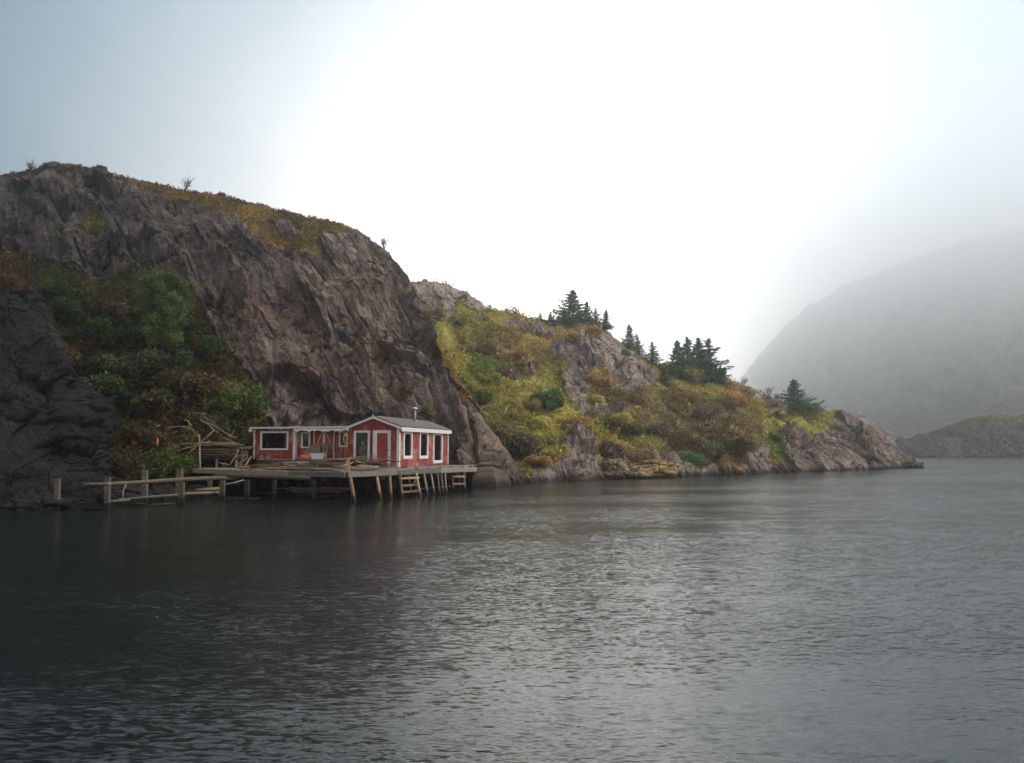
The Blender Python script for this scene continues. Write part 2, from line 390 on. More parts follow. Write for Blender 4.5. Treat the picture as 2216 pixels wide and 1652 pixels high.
# main cliff -------------------------------------------------------
skyB = [(-260, 395), (0, 378), (60, 369), (88, 366), (97, 356), (150, 357), (200, 368), (250, 385), (330, 398), (400, 410), (480, 422), (560, 442), (650, 467), (700, 480), (750, 492),
        (790, 512), (830, 540), (860, 570), (885, 605), (900, 640), (915, 680), (935, 722), (960, 765), (985, 812), (1005, 850), (1040, 900), (1070, 945), (1100, 992), (1125, 1028), (1142, 1044)]
DwB = [(-260, 45), (0, 46), (400, 46.5), (600, 49), (700, 51.2), (800, 52), (960, 53), (1000, 52), (1050, 49.5), (1142, 54.2)]
DsB = [(-260, 76), (0, 76), (400, 75), (700, 71), (850, 67), (900, 64), (1000, 58.5), (1100, 56), (1142, 54.6)]
addB = [[(-260, 380), (0, 375), (60, 366), (88, 370), (140, 362), (250, 380), (400, 405), (560, 437), (770, 490), (745, 506), (705, 512), (690, 545), (710, 585), (650, 565), (570, 535), (545, 515), (510, 480), (470, 452), (420, 432), (340, 428), (300, 408), (220, 385), (100, 384), (0, 392), (-260, 410)],
        [(185, 450), (212, 448), (218, 500), (208, 530), (190, 500)], [(-100, 560), (60, 560), (200, 620), (300, 600), (420, 640), (470, 740), (560, 850), (540, 960), (-100, 960)],
        [(130, 480), (150, 520), (140, 540), (120, 500)], [(470, 560), (520, 530), (500, 575), (480, 580)],
        [(918, 690), (945, 730), (975, 775), (998, 822), (985, 840), (958, 790), (930, 735)], [(975, 830), (1012, 868), (1020, 885), (1000, 880), (980, 860)], [(870, 850), (885, 880), (880, 900), (866, 880)]]
subB = [[(565, 478), (600, 478), (650, 500), (655, 518), (610, 512)], [(455, 472), (480, 462), (520, 480), (545, 505), (500, 520), (460, 500)], [(360, 430), (420, 430), (430, 460), (380, 450)], [(540, 470), (575, 480), (570, 486)], [(600, 447), (660, 470), (650, 476), (610, 460)],
        [(97, 352), (150, 354), (150, 366), (97, 368)]]
blobB = [(100, 370, 120, 16, 'dkrust'), (280, 395, 90, 20, 'rust'), (420, 420, 90, 20, 'orange'), (540, 450, 80, 20, 'gold'), (470, 440, 60, 14, 'rust'), (640, 480, 60, 22, 'olive'), (700, 485, 30, 12, 'orange'), (650, 530, 45, 24, 'ygreen'), (600, 530, 40, 14, 'orange'),
         (560, 500, 40, 15, 'gold'), (690, 560, 40, 25, 'gold'), (720, 500, 40, 16, 'ygreen'), (200, 480, 30, 50, 'olive'), (950, 760, 60, 60, 'gold'), (1000, 850, 40, 50, 'orange'), (500, 560, 40, 30, 'olive'), (300, 800, 260, 160, 'deep'), (876, 870, 20, 30, 'olive')]
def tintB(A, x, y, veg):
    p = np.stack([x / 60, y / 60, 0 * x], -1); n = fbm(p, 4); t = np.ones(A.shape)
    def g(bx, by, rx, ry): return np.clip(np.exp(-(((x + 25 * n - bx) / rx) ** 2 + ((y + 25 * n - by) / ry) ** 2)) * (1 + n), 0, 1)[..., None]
    for bx, by, rx, ry, c in [(610, 720, 100, 70, (1.08, .93, .92)), (700, 830, 90, 60, (1.05, .87, .88)), (560, 690, 50, 40, (1.08, .93, .9)), (180, 500, 240, 140, (.4, .42, .45)), (20, 470, 150, 170, (.55, .57, .63)), (420, 600, 90, 120, (.7, .68, .7)), (560, 590, 60, 40, (.55, .56, .58)), (780, 760, 60, 60, (.85, .8, .82)),  # leftmost dark entries put vignette darkening into the cliff's colour
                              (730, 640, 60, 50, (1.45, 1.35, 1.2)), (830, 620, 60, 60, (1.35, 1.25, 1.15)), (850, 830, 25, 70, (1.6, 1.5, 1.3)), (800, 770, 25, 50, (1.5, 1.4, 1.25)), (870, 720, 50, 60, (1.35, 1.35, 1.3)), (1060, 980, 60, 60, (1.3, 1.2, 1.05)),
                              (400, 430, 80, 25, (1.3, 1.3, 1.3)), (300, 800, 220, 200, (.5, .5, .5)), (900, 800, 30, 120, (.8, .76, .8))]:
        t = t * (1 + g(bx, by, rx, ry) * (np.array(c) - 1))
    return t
_rb = rockdisp(1.1, 1.35, .5, 57, 2, slab=.3)
def dispB(A, x, y, veg):
    d = _rb(A, x, y, veg)
    # smooth slab faces on the right shoulder, deep joints along the bedding
    for pts, w, dep in [([(780, 690), (840, 790), (905, 900), (960, 1010)], 6, .9), ([(915, 690), (960, 800), (1010, 910), (1050, 1040)], 5, 1.3), ([(640, 560), (730, 640), (790, 740), (840, 840)], 7, .7), ([(975, 850), (1030, 950), (1075, 1040)], 4, .9), ([(500, 640), (560, 700), (640, 820), (690, 900)], 4, .6), ([(690, 510), (760, 600), (850, 720), (920, 850), (965, 960)], 3.5, .8), ([(560, 560), (640, 590), (700, 660), (740, 760), (790, 860)], 3.5, .6), ([(300, 440), (380, 520), (430, 620)], 4, .8), ([(180, 400), (250, 480), (300, 590)], 5, .9), ([(90, 400), (150, 500), (190, 600)], 5, .9), ([(820, 560), (880, 680), (925, 800)], 3, .5)]:
        pts = np.array(pts, float); xx = np.interp(y, pts[:, 1], pts[:, 0]); n = 5 * fbm(np.stack([y / 30, y * 0, x * 0], -1), 2)
        ok = (y > pts[0, 1]) & (y < pts[-1, 1]); s = (x - xx - n)
        brk = np.clip(.5 + 2.2 * fbm(np.stack([x / 45, y / 45, 0 * x + pts[0, 0]], -1), 2), 0, 1)
        dep = dep * brk; d = d - np.where(ok, dep * np.exp(-(s / (.7 * w)) ** 2), 0) + np.where(ok, .5 * dep / (1 + np.exp(np.clip(s / 2, -20, 20))) * np.exp(-np.clip(-s, 0, 400) / 40), 0) + np.where(ok, .25 * dep * np.exp(-((s + 3.2 * w) / (2.4 * w)) ** 2), 0)
    return d
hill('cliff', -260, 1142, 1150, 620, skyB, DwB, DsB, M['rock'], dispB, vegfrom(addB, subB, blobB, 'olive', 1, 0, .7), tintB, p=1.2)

# wooded gully slope -------------------------------------------------
skyG = [(-260, 520), (0, 556), (100, 592), (160, 625), (215, 648), (270, 655), (330, 660), (420, 700), (455, 735), (500, 790), (540, 840), (565, 890), (580, 945), (600, 1000), (640, 1040)]
DwG = [(-260, 36), (0, 37), (240, 38), (400, 40), (560, 43.5), (640, 46)]
DsG = [(-260, 61), (0, 60), (280, 58.5), (450, 55), (560, 51), (600, 48.5), (640, 46.6)]
blobG = [(20, 580, 60, 30, 'dkrust'), (90, 600, 60, 30, 'deep'), (180, 700, 60, 50, 'dolive'), (60, 640, 60, 30, 'dolive'), (150, 760, 60, 40, 'dkrust'), (330, 700, 60, 60, 'deep'), (300, 790, 80, 40, 'dark'), (430, 800, 70, 40, 'dkrust'), (480, 850, 60, 30, 'brown'),
         (520, 870, 50, 50, 'green'), (270, 880, 50, 60, 'dolive'), (230, 850, 50, 50, 'deep'), (380, 880, 60, 40, 'dark'), (300, 950, 60, 50, 'dkrust'), (360, 980, 50, 30, 'dolive'), (350, 1020, 60, 30, 'green'), (430, 940, 40, 20, 'brown')]
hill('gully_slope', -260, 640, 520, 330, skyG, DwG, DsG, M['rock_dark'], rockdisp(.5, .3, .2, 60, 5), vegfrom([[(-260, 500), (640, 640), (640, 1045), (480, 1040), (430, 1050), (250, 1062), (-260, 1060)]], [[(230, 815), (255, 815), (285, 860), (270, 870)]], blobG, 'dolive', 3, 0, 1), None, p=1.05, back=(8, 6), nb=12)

# dark near slab -----------------------------------------------------
skyA = [(-260, 480), (-100, 545), (0, 596), (30, 618), (60, 660), (85, 700), (110, 745), (140, 805), (165, 870), (190, 935), (212, 985), (230, 1025), (238, 1055), (246, 1080)]
DwA = [(-260, 29), (-100, 30), (0, 31), (150, 33.2), (246, 36)]
DsA = [(-260, 42), (0, 42), (100, 41), (200, 38.5), (246, 36.4)]
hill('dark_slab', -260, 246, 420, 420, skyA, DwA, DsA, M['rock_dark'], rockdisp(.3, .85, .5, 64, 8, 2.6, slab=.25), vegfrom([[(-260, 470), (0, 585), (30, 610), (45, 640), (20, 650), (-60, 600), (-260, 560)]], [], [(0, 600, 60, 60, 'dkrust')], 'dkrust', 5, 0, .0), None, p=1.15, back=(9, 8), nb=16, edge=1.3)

# second hill --------------------------------------------------------
skyC = [(800, 640), (880, 618), (910, 611), (940, 610), (965, 619), (985, 636), (1010, 640), (1050, 663), (1075, 672), (1100, 675), (1150, 688), (1200, 697), (1250, 702), (1290, 706), (1320, 724), (1345, 745), (1375, 762), (1400, 778), (1440, 795), (1500, 812), (1570, 824),
        (1600, 832), (1640, 846), (1665, 864), (1690, 872), (1720, 880), (1760, 892), (1790, 897), (1840, 899), (1870, 906), (1900, 923), (1925, 948), (1945, 978), (1962, 996), (1975, 1010)]
DwC = [(800, 58), (1142, 56), (1250, 60), (1360, 63), (1463, 66), (1600, 73), (1773, 81), (1900, 89), (1975, 96)]
DsC = [(800, 88), (950, 90), (1100, 93), (1290, 93), (1440, 96), (1640, 98), (1850, 102), (1920, 101), (1975, 96.6)]
rocksC = [[(880, 605), (960, 606), (985, 636), (1010, 642), (1062, 668), (1040, 676), (1010, 668), (990, 662), (968, 690), (925, 692), (900, 680)],
          [(1178, 748), (1200, 735), (1230, 728), (1300, 726), (1312, 700), (1350, 750), (1390, 790), (1422, 815), (1410, 838), (1350, 850), (1320, 842), (1310, 800), (1296, 790), (1285, 820), (1268, 848), (1240, 830), (1215, 780)],
          [(1212, 800), (1238, 806), (1262, 840), (1280, 880), (1278, 905), (1250, 890), (1228, 850)], [(1080, 692), (1110, 690), (1150, 706), (1200, 708), (1206, 722), (1180, 728), (1140, 722), (1110, 708)],
          [(1212, 958), (1250, 912), (1268, 908), (1292, 948), (1310, 1060), (1180, 1060), (1200, 1010), (1222, 1000)], [(1278, 878), (1315, 874), (1340, 900), (1352, 935), (1325, 932), (1300, 915)],
          [(1618, 948), (1636, 944), (1660, 975), (1680, 1040), (1590, 1040), (1600, 985)], [(1688, 938), (1740, 930), (1755, 960), (1790, 940), (1800, 905), (1850, 895), (1990, 900), (1990, 1040), (1660, 1040), (1700, 985)],
          [(1575, 818), (1640, 840), (1712, 878), (1700, 892), (1655, 880), (1620, 855), (1580, 838)], [(1400, 960), (1440, 975), (1500, 1025), (1500, 1050), (1420, 1050), (1430, 1000)], [(1142, 1030), (1990, 1008), (1990, 1060), (1142, 1070)],
          [(1130, 798), (1150, 790), (1170, 808), (1150, 815)], [(1040, 735), (1060, 745), (1085, 775), (1070, 775), (1050, 755)], [(1650, 905), (1700, 898), (1690, 912)]]
blobC = [(930, 690, 30, 20, 'olive'), (1000, 680, 40, 14, 'ygreen'), (950, 740, 40, 30, 'gold'), (985, 790, 30, 30, 'orange'), (1040, 700, 60, 20, 'olive'), (1100, 690, 60, 14, 'orange'), (1100, 740, 70, 30, 'brown'), (1150, 740, 70, 20, 'orange'), (1050, 790, 50, 40, 'green'), (1060, 840, 50, 30, 'ygreen'), (1030, 870, 30, 40, 'olive'), (1140, 870, 50, 30, 'gold'),
         (1180, 890, 60, 25, 'gold'), (1110, 800, 40, 25, 'brown'), (1110, 900, 50, 40, 'olive'), (1240, 900, 40, 25, 'orange'), (1100, 960, 60, 50, 'dark'), (1160, 960, 40, 40, 'ygreen'), (1170, 1020, 40, 20, 'orange'), (1210, 715, 90, 10, 'orange'), (1280, 708, 60, 12, 'rust'), (1340, 760, 30, 20, 'olive'), (1300, 830, 40, 30, 'orange'), (1310, 880, 50, 30, 'brown'),
         (1360, 850, 50, 30, 'rust'), (1400, 850, 60, 20, 'brown'), (1380, 920, 60, 30, 'ygreen'), (1440, 910, 60, 40, 'purple'), (1330, 960, 50, 30, 'orange'), (1370, 985, 60, 30, 'purple'), (1450, 950, 40, 20, 'ygreen'), (1500, 830, 80, 14, 'gold'), (1580, 850, 60, 20, 'orange'), (1540, 860, 20, 30, 'ygreen'),
         (1500, 880, 60, 40, 'brown'), (1590, 920, 60, 50, 'brown'), (1580, 870, 60, 20, 'rust'), (1550, 980, 70, 40, 'dark'), (1480, 930, 40, 30, 'purple'), (1660, 920, 50, 30, 'olive'), (1740, 905, 70, 20, 'ygreen'), (1700, 925, 80, 15, 'gold'), (1680, 950, 30, 30, 'green'), (1780, 890, 40, 10, 'rust'), (1500, 1000, 30, 20, 'green'), (1600, 1000, 60, 20, 'rust'), (1640, 890, 40, 14, 'orange')]
def tintC(A, x, y, veg):
    p = np.stack([x / 40, y / 40, 0 * x + 3], -1); n = fbm(p, 4)[..., None]
    return (1.15 + .5 * n) * np.array([1.05, .98, .95])
_rc = rockdisp(.7, 1.25, .55, 66, 12, 2.6, .5, slab=.55)
hill('headland', 800, 1975, 1050, 380, skyC, DwC, DsC, M['rock_pale'], _rc, vegfrom([], rocksC, blobC, 'olive', 2, 1, 1), tintC, p=1.2, back=(40, 16))

# low far islet and the fog-bound mountain ----------------------------
skyD = [(1850, 985), (1930, 968), (1960, 958), (2000, 945), (2040, 935), (2080, 918), (2120, 905), (2160, 901), (2216, 900), (2300, 893), (2420, 900), (2560, 940)]
hill('far_islet', 1850, 2560, 320, 90, skyD, [(1850, 190), (2560, 195)], [(1850, 197), (2000, 215), (2300, 225), (2560, 215)], M['rock_far'], rockdisp(1.2, 1.1, .6, 70, 21, 1.8),
     vegfrom([[(1990, 930), (2080, 905), (2216, 890), (2560, 890), (2560, 935), (2216, 925), (2100, 930), (2010, 948)]], [], [(2100, 915, 80, 20, 'olive'), (2200, 910, 80, 20, 'ygreen')], 'olive', 6, 0, .8), None, back=(40, 14), nb=14)
skyE = [(1480, 975), (1560, 900), (1600, 836), (1620, 802), (1650, 762), (1672, 742), (1700, 704), (1722, 690), (1750, 662), (1790, 646), (1820, 620), (1880, 600), (1960, 566), (2050, 536), (2140, 508), (2216, 486), (2400, 440), (2700, 430)]
hill('mountain', 1480, 2700, 260, 160, skyE, [(1480, 1000), (1700, 700), (2000, 470), (2216, 370), (2700, 350)], [(1480, 1150), (1700, 1120), (2000, 1080), (2216, 1020), (2700, 960)], M['rock_mountain'], rockdisp(7, 4, 2, 60, 31, 2.),
     vegfrom([[(1400, 300), (2800, 300), (2800, 1000), (1400, 1000)]], [], [(1700, 800, 200, 200, 'dark'), (2100, 800, 200, 200, 'deep')], 'dark', 8, 0, 1), None, p=2.2, back=(90, 40), nb=10, zbot=-.9)

# ------------------------------------------------------------------ leaf clouds
def leafquads(P, size, col, up=None, tall=1.0, seed=0):
    """one small four-cornered leaf spray at every point"""
    r = np.random.default_rng(seed); n = len(P)
    a = r.normal(size=(n, 3)); a /= np.linalg.norm(a, axis=1)[:, None]
    if up is not None: a = a * (1 - up) + np.array([0, 0, 1]) * up * r.uniform(.6, 1, (n, 1)); a /= np.linalg.norm(a, axis=1)[:, None]
    b = np.cross(a, r.normal(size=(n, 3))); b /= np.linalg.norm(b, axis=1)[:, None] + 1e-9
    s = np.broadcast_to(np.asarray(size), (n,))[:, None]
    A = a * s * tall; B = b * s * .42
    V = np.stack([P - A * .5, P + B, P + A * .6, P - B * r.uniform(.6, 1.2, (n, 1))], 1).reshape(-1, 3)
    Fq = np.arange(4 * n).reshape(-1, 4); C = np.repeat(col, 4, 0); return V, Fq, C
def sample(hname, n, box=None, seed=0, thr=.5):
    h = HILLS[hname]; r = np.random.default_rng(seed); A = h['A']
    area = np.linalg.norm(np.cross(A[1:, :-1] - A[:-1, :-1], A[:-1, 1:] - A[:-1, :-1]), axis=-1)
    ok = (h['veg'][:-1, :-1] > thr)
    # what stands in view gets most, the far side of the crest a thin cover
    ok = ok * np.where(h['vv'][:-1] > 1.35, .1, np.where(h['vv'][:-1] > 1, .6, 1))[:, None]
    if box is not None: ok = ok * ((h['vx'][:-1, :-1] > box[0]) & (h['vx'][:-1, :-1] < box[1]))
    scr = 1 / (A[:-1, :-1, 1] ** 2)
    w = (area ** .7 * scr * ok).ravel(); w /= w.sum()
    k = r.choice(len(w), n, p=w); j, i = np.unravel_index(k, area.shape)
    u = r.random((n, 1)); v = r.random((n, 1))
    P = A[j, i] * (1 - u) * (1 - v) + A[j, i + 1] * u * (1 - v) + A[j + 1, i] * (1 - u) * v + A[j + 1, i + 1] * u * v
    return P, h['vcol'][j, i], h['vx'][j, i], h['vy'][j, i]
def cover(name, hname, n, size, hgt, up, seed, var=.33, colmul=1.0, tall=1.4, clump=1.2, box=None):
    P, C, x, y = sample(hname, n, box, seed); r = np.random.default_rng(seed + 1)
    cl = fbm(P / clump + 5, 3)                     # hummocks
    P = P + np.array([0, 0, 1.]) * (r.random((n, 1)) ** 1.3 * hgt * np.clip(.45 + 1.6 * cl, .08, 1.6)[:, None])
    tone = np.exp(r.normal(size=(n, 1)) * var); hue = 1 + r.normal(size=(n, 3)) * .07
    patch = np.clip(1 + 1.1 * fbm(P / 2.2 + 40, 3), .4, 1.9)[:, None]
    V, Fq, Cc = leafquads(P, size * r.uniform(.6, 1.5, n), np.clip(C * tone * hue * colmul * patch, .004, .6), up, tall, seed + 2)
    o = link(name, np_mesh(name, V, Fq, M['leaf'], False, dict(Col=Cc))); tag(o, kind='stuff'); return o
def lab(o, l, c): o['label'] = l; o['category'] = c; return o
lab(cover('heath', 'cliff', 60000, .17, .3, .55, 11, colmul=np.array([1.5, 1.2, .9])), 'rust and gold heath carpeting the top of the tall cliff', 'heath')
lab(cover('undergrowth', 'gully_slope', 110000, .2, .9, .3, 21, tall=1.2, colmul=np.array([1.15, 1.05, .8])), 'dark tangled undergrowth filling the gully between the two left cliffs', 'undergrowth')
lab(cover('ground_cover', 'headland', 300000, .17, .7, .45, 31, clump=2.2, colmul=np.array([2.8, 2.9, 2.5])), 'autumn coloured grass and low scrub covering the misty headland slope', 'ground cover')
lab(cover('turf', 'far_islet', 9000, .5, .5, .5, 41), 'yellow green turf on top of the low far islet', 'grass')
lab(cover('moss', 'dark_slab', 6000, .12, .2, .5, 51), 'rusty moss and grass on the crown of the dark near rock', 'moss')

# ------------------------------------------------------------------ trees and shrubs
def shrub_meshes(seed, cols, n=1500, leaf=.11, w=1.0, hh=1.0, lobes=7, gain=1.3):
    r = np.random.default_rng(seed)
    ctr = np.stack([r.normal(size=lobes) * .3 * w, r.normal(size=lobes) * .3 * w, r.uniform(.25, .8, lobes) * hh], -1); rad = r.uniform(.2, .42, lobes) * (.75 + .25 * w)
    k = r.integers(0, lobes, n); d = r.normal(size=(n, 3)); d /= np.linalg.norm(d, axis=1)[:, None]
    P = ctr[k] + d * (rad[k] * r.uniform(.45, 1.1, n) ** .5)[:, None] * np.array([1, 1, .85]); P += .05 * r.normal(size=P.shape)
    P[:, 2] = np.abs(P[:, 2])
    c = np.array([PAL[q] for q in cols]); C = c[r.integers(0, len(c), n)] * np.exp(r.normal(size=(n, 1)) * .35) * (1 + r.normal(size=(n, 3)) * .06)
    C *= (.8 + .4 * r.random(lobes))[k][:, None]
    V, Fq, Cc = leafquads(P, leaf * r.uniform(.6, 1.5, n), np.clip(C * gain, .004, .6), .2, 1.3, seed)
    crown = np_mesh('foliage', V, Fq, M['leaf'], False, dict(Col=Cc))
    mb = MB()
    for i in range(8):
        e = ctr[i % lobes]; e = Vector(e) + Vector((random.uniform(-.2, .2), random.uniform(-.2, .2), random.uniform(.1, .35)))
        mb.tube([(random.uniform(-.05, .05), random.uniform(-.05, .05), -.25), tuple(e * .5 + Vector((0, 0, .06))), tuple(e)], [.03, .02, .008], 5)
    return crown, mb.mesh('stem', M['bark'])
SH = {}; SHC = {}
for i, (k, cols, kw) in enumerate([('green', ['green', 'olive', 'green'], {}), ('brown', ['brown', 'rust', 'brown', 'olive'], dict(w=1.3, hh=.8)), ('purple', ['purple', 'brown', 'dark'], dict(w=1.3, hh=.85)), ('gold', ['gold', 'ygreen', 'orange'], dict(w=1.2, hh=.7)), ('rust', ['rust', 'orange', 'brown'], dict(w=1.1, hh=.8)),
                      ('dark', ['dark', 'deep', 'brown'], dict(w=1.3)), ('bright', ['bright', 'green'], dict(w=1.0, hh=.8)), ('deep', ['deep', 'dolive', 'deep', 'green'], dict(w=1.2)), ('yellowgreen', ['ygreen', 'olive', 'green'], dict(w=1.2, hh=.75)), ('dkrust', ['dkrust', 'brown', 'dolive'], dict(w=1.3, hh=.85)), ('midgreen', ['green', 'deep', 'bright'], dict(w=.9, hh=1.1))]):
    SH[k] = [shrub_meshes(100 + 10 * i + j, cols, n=4500, leaf=.075, gain=1.45, **kw) for j in range(2)]
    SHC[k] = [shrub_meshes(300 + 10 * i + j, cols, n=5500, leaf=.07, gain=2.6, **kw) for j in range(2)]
def shrub(hname, x, y, hpx, kind, label, group=None, name='shrub', wide=1.0):
    p = on(hname, x, y); s = hpx / F * p.y / 1.05
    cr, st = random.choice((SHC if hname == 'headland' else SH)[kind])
    t = thing(name, label, 'shrub' if name == 'shrub' else 'tree', p - Vector((0, 0, .1 * s)), random.uniform(0, 6.28), group)
    for nm, me in (('foliage' if name == 'shrub' else 'crown', cr), ('stem' if name == 'shrub' else 'trunk', st)): link(nm, me, t)
    t.scale = (s * wide, s * wide, s); t.color = (1, 1, 1, 1)
    return t
G1 = 'shrubs in the dark gully'; G2 = 'shrubs on the headland slope'
for a in [(40, 640, 50, 'dkrust', 'rusty dark shrub right above the crown of the dark near rock'), (110, 640, 55, 'deep', 'dark green shrub high in the gully near the left edge'), (160, 690, 60, 'deep', 'dark green shrub in the gully against the dark near rock'), (235, 680, 60, 'dkrust', 'brownish green shrub at the top of the gully under bare cliff'),
          (255, 740, 70, 'deep', 'dark shrub just left of the tall green birch'), (150, 780, 60, 'dkrust', 'dull olive shrub hugging the upper edge of the dark near rock'), (205, 800, 60, 'deep', 'dark olive shrub in the middle of the gully'), (290, 820, 70, 'dark', 'blackish shrub below and left of the tall green birch'), (360, 800, 60, 'deep', 'deep green shrub at the foot of the tall birch'),
          (430, 770, 50, 'deep', 'small green shrub right of the birch, against the red cliff'), (420, 850, 75, 'dkrust', 'wide rusty brown shrub in the middle of the gully'), (480, 870, 70, 'brown', 'brown shrub beside the bright green one above the board pile'), (530, 905, 85, 'green', 'fresh green shrub hanging over the gully foot left of the shed roof'), (455, 925, 45, 'dark', 'dark shrub directly above the driftwood branches'),
          (240, 880, 75, 'deep', 'dark green shrub beside the bare slab in the gully'), (330, 900, 65, 'dark', 'blackish brown shrub in the gully above the fallen branches'), (220, 940, 70, 'deep', 'dark shrub low in the gully beside the dark near rock'), (290, 960, 75, 'dkrust', 'dull rust shrub low in the gully left of the board pile'), (370, 960, 35, 'deep', 'small olive shrub behind the small orange object'), (260, 1020, 60, 'dark', 'black-green shrub at the water behind the log rail'),
          (330, 1030, 55, 'deep', 'dark green shrub behind the two tall posts'), (385, 1030, 60, 'green', 'leafy green shrub left of the board pile legs'), (350, 985, 40, 'yellowgreen', 'yellow green shrub under the orange object')]:
    shrub('gully_slope', *a[:4], a[4], G1)
def birch(p, h, label, cols, seed, n=16000, wd=.26, leaf=.017):
    r = np.random.default_rng(seed); t = thing('birch_tree', label, 'tree', p, 0); mb = MB(); tips = []
    mb.tube([(0, 0, -.03), (.01, 0, .3), (-.01, .01, .6), (0, 0, .93)], [.018, .014, .009, .002], 8)
    for k in range(34):
        z = .14 + .76 * k / 33; a = k * 2.4 + r.normal() * .3; l = wd * (math.sin(math.pi * min(1, (z - .02) / 1.02) ** .8) ** .7) * r.uniform(.75, 1.12); d = Vector((math.cos(a), math.sin(a), 0))
        e = Vector((0, 0, z)) + d * l + Vector((0, 0, .13 * l / wd)); mb.tube([(0, 0, z - .03), tuple(Vector((0, 0, z)) + d * l * .55), tuple(e)], [.007, .005, .002], 5); tips += [(e, .075), (Vector((0, 0, z + .02)) + d * l * .6, .085)]
    tips.append((Vector((0, 0, .93)), .05)); k = r.integers(0, len(tips), n); c = np.array([tuple(q[0]) for q in tips])[k]; rr = np.array([q[1] for q in tips])[k]
    dd = r.normal(size=(n, 3)); dd /= np.linalg.norm(dd, axis=1)[:, None]; P = c + dd * (rr * r.random(n) ** .45)[:, None] * np.array([1.1, 1.1, .8])
    cc = np.array([PAL[q] for q in cols]); C = cc[r.integers(0, len(cc), n)] * np.exp(r.normal(size=(n, 1)) * .4) * (.6 + .8 * r.random(len(tips)))[k][:, None]
    V, Fq, Cc = leafquads(P, leaf * r.uniform(.6, 1.5, n), np.clip(C * 1.45, .004, .5), .2, 1.3, seed); link('crown', np_mesh('crown', V, Fq, M['leaf'], False, dict(Col=Cc)), t); link('trunk', mb.mesh('trunk', M['bark']), t); t.scale = (h, h, h); return t
birch(on('gully_slope', 350, 770), 5.9, 'tall bright green birch standing in the dark gully', ['green', 'green', 'bright', 'olive'], 61)
for a in [(200, 505, 55, 'yellowgreen', 'narrow yellow green shrub growing on the upper left cliff face'), ]:
    t = shrub('cliff', *a[:4], a[4], None, wide=.45)
t = shrub('cliff', 925, 915, 40, 'yellowgreen', 'yellow green shrub on the cliff right behind the stove pipe', None, wide=.8)
for a in [(935, 690, 26, 'rust', 'small rust shrub at the foot of the grey dome'), (1000, 700, 28, 'yellowgreen', 'yellow green shrub right below the grey dome'), (1050, 760, 40, 'brown', 'brown shrub on the upper left of the headland slope'), (1110, 780, 38, 'rust', 'rusty shrub on the slope between dome and grey crag'),
          (1105, 815, 34, 'purple', 'purple brown shrub above the golden grass band'), (1050, 830, 38, 'yellowgreen', 'yellow green shrub beside the tall cliff edge'), (1040, 880, 44, 'green', 'green shrub low against the tall cliff edge'), (1100, 880, 40, 'gold', 'golden shrub left of the round dark green bush'), (1155, 880, 30, 'gold', 'golden shrub just under the round dark green bush'), (1235, 925, 38, 'rust', 'orange shrub above the pointed shore slab'),
          (1100, 950, 50, 'brown', 'brown shrub in the hollow left of the pointed shore slab'), (1075, 990, 48, 'dark', 'dark shrub in the shaded hollow next to the cliff foot'), (1130, 1000, 60, 'dark', 'large blackish brown shrub in the hollow near the water'), (1165, 965, 42, 'yellowgreen', 'yellow green shrub touching the pointed shore slab'), (1160, 1030, 34, 'rust', 'orange shrub at the water left of the pointed shore slab'),
          (1110, 1025, 26, 'gold', 'small golden shrub at the very foot of the tall cliff'), (1305, 830, 42, 'rust', 'rust shrub in the cleft of the grey crag'), (1330, 865, 38, 'brown', 'brown shrub under the grey crag'), (1300, 865, 30, 'gold', 'golden shrub left under the grey crag'), (1390, 870, 40, 'brown', 'brown shrub right under the grey crag'),
          (1195, 880, 52, 'midgreen', 'rounded dark green bush standing in the middle of the slope'), (1178, 884, 40, 'deep', 'dark bush leaning on the left of the rounded green one'), (1370, 925, 38, 'yellowgreen', 'yellow green shrub in the middle of the headland slope'), (1420, 935, 44, 'purple', 'round purple brown shrub in the middle of the headland slope'), (1340, 975, 48, 'purple', 'purple shrub right of the pointed shore slab'), (1390, 1000, 40, 'purple', 'purple shrub above the yellow shore rocks'), (1330, 935, 30, 'gold', 'golden shrub right above the rounded grey outcrop'),
          (1455, 880, 34, 'brown', 'brown shrub below the small dark spruce bush'), (1490, 875, 36, 'rust', 'rusty shrub under the spruce clump'), (1520, 915, 48, 'purple', 'purple brown shrub in the lower spruce clump slope'), (1460, 960, 44, 'brown', 'brown shrub above the bright green shore bush'), (1545, 875, 34, 'yellowgreen', 'yellow shrub below the right end of the spruce clump'), (1590, 885, 48, 'rust', 'russet shrub right of the yellow shrub'),
          (1570, 950, 66, 'brown', 'largest brown shrub on the lower headland slope'), (1620, 940, 50, 'brown', 'brown shrub beside the green ledge of the headland'), (1545, 1000, 58, 'dark', 'dark brown shrub overhanging the water'), (1600, 995, 48, 'brown', 'brown shrub above the small yellow shore rock'), (1500, 1000, 38, 'bright', 'bright green bush low on the shore'),
          (1640, 975, 30, 'green', 'green shrub at the left end of the rocky point'), (1685, 955, 26, 'green', 'green shrub on the ledge of the rocky point'), (1750, 893, 26, 'rust', 'rust shrub right under the lone spruce'), (1725, 893, 20, 'brown', 'brown shrub at the foot of the lone spruce'), (1430, 800, 24, 'brown', 'brown shrub left of the spruce clump'),
          (1500, 822, 40, 'yellowgreen', 'green shrub in front of the spruce clump'), (1545, 828, 36, 'deep', 'dark shrub at the right foot of the spruce clump'), (1290, 722, 20, 'rust', 'low rust shrub on the crest beside the big spruce'), (1355, 775, 18, 'green', 'low green shrub under the pair of crest spruces'), (1815, 935, 18, 'green', 'small green shrub on top of the rocky point')]:
    shrub('headland', *a[:4], a[4], G2)

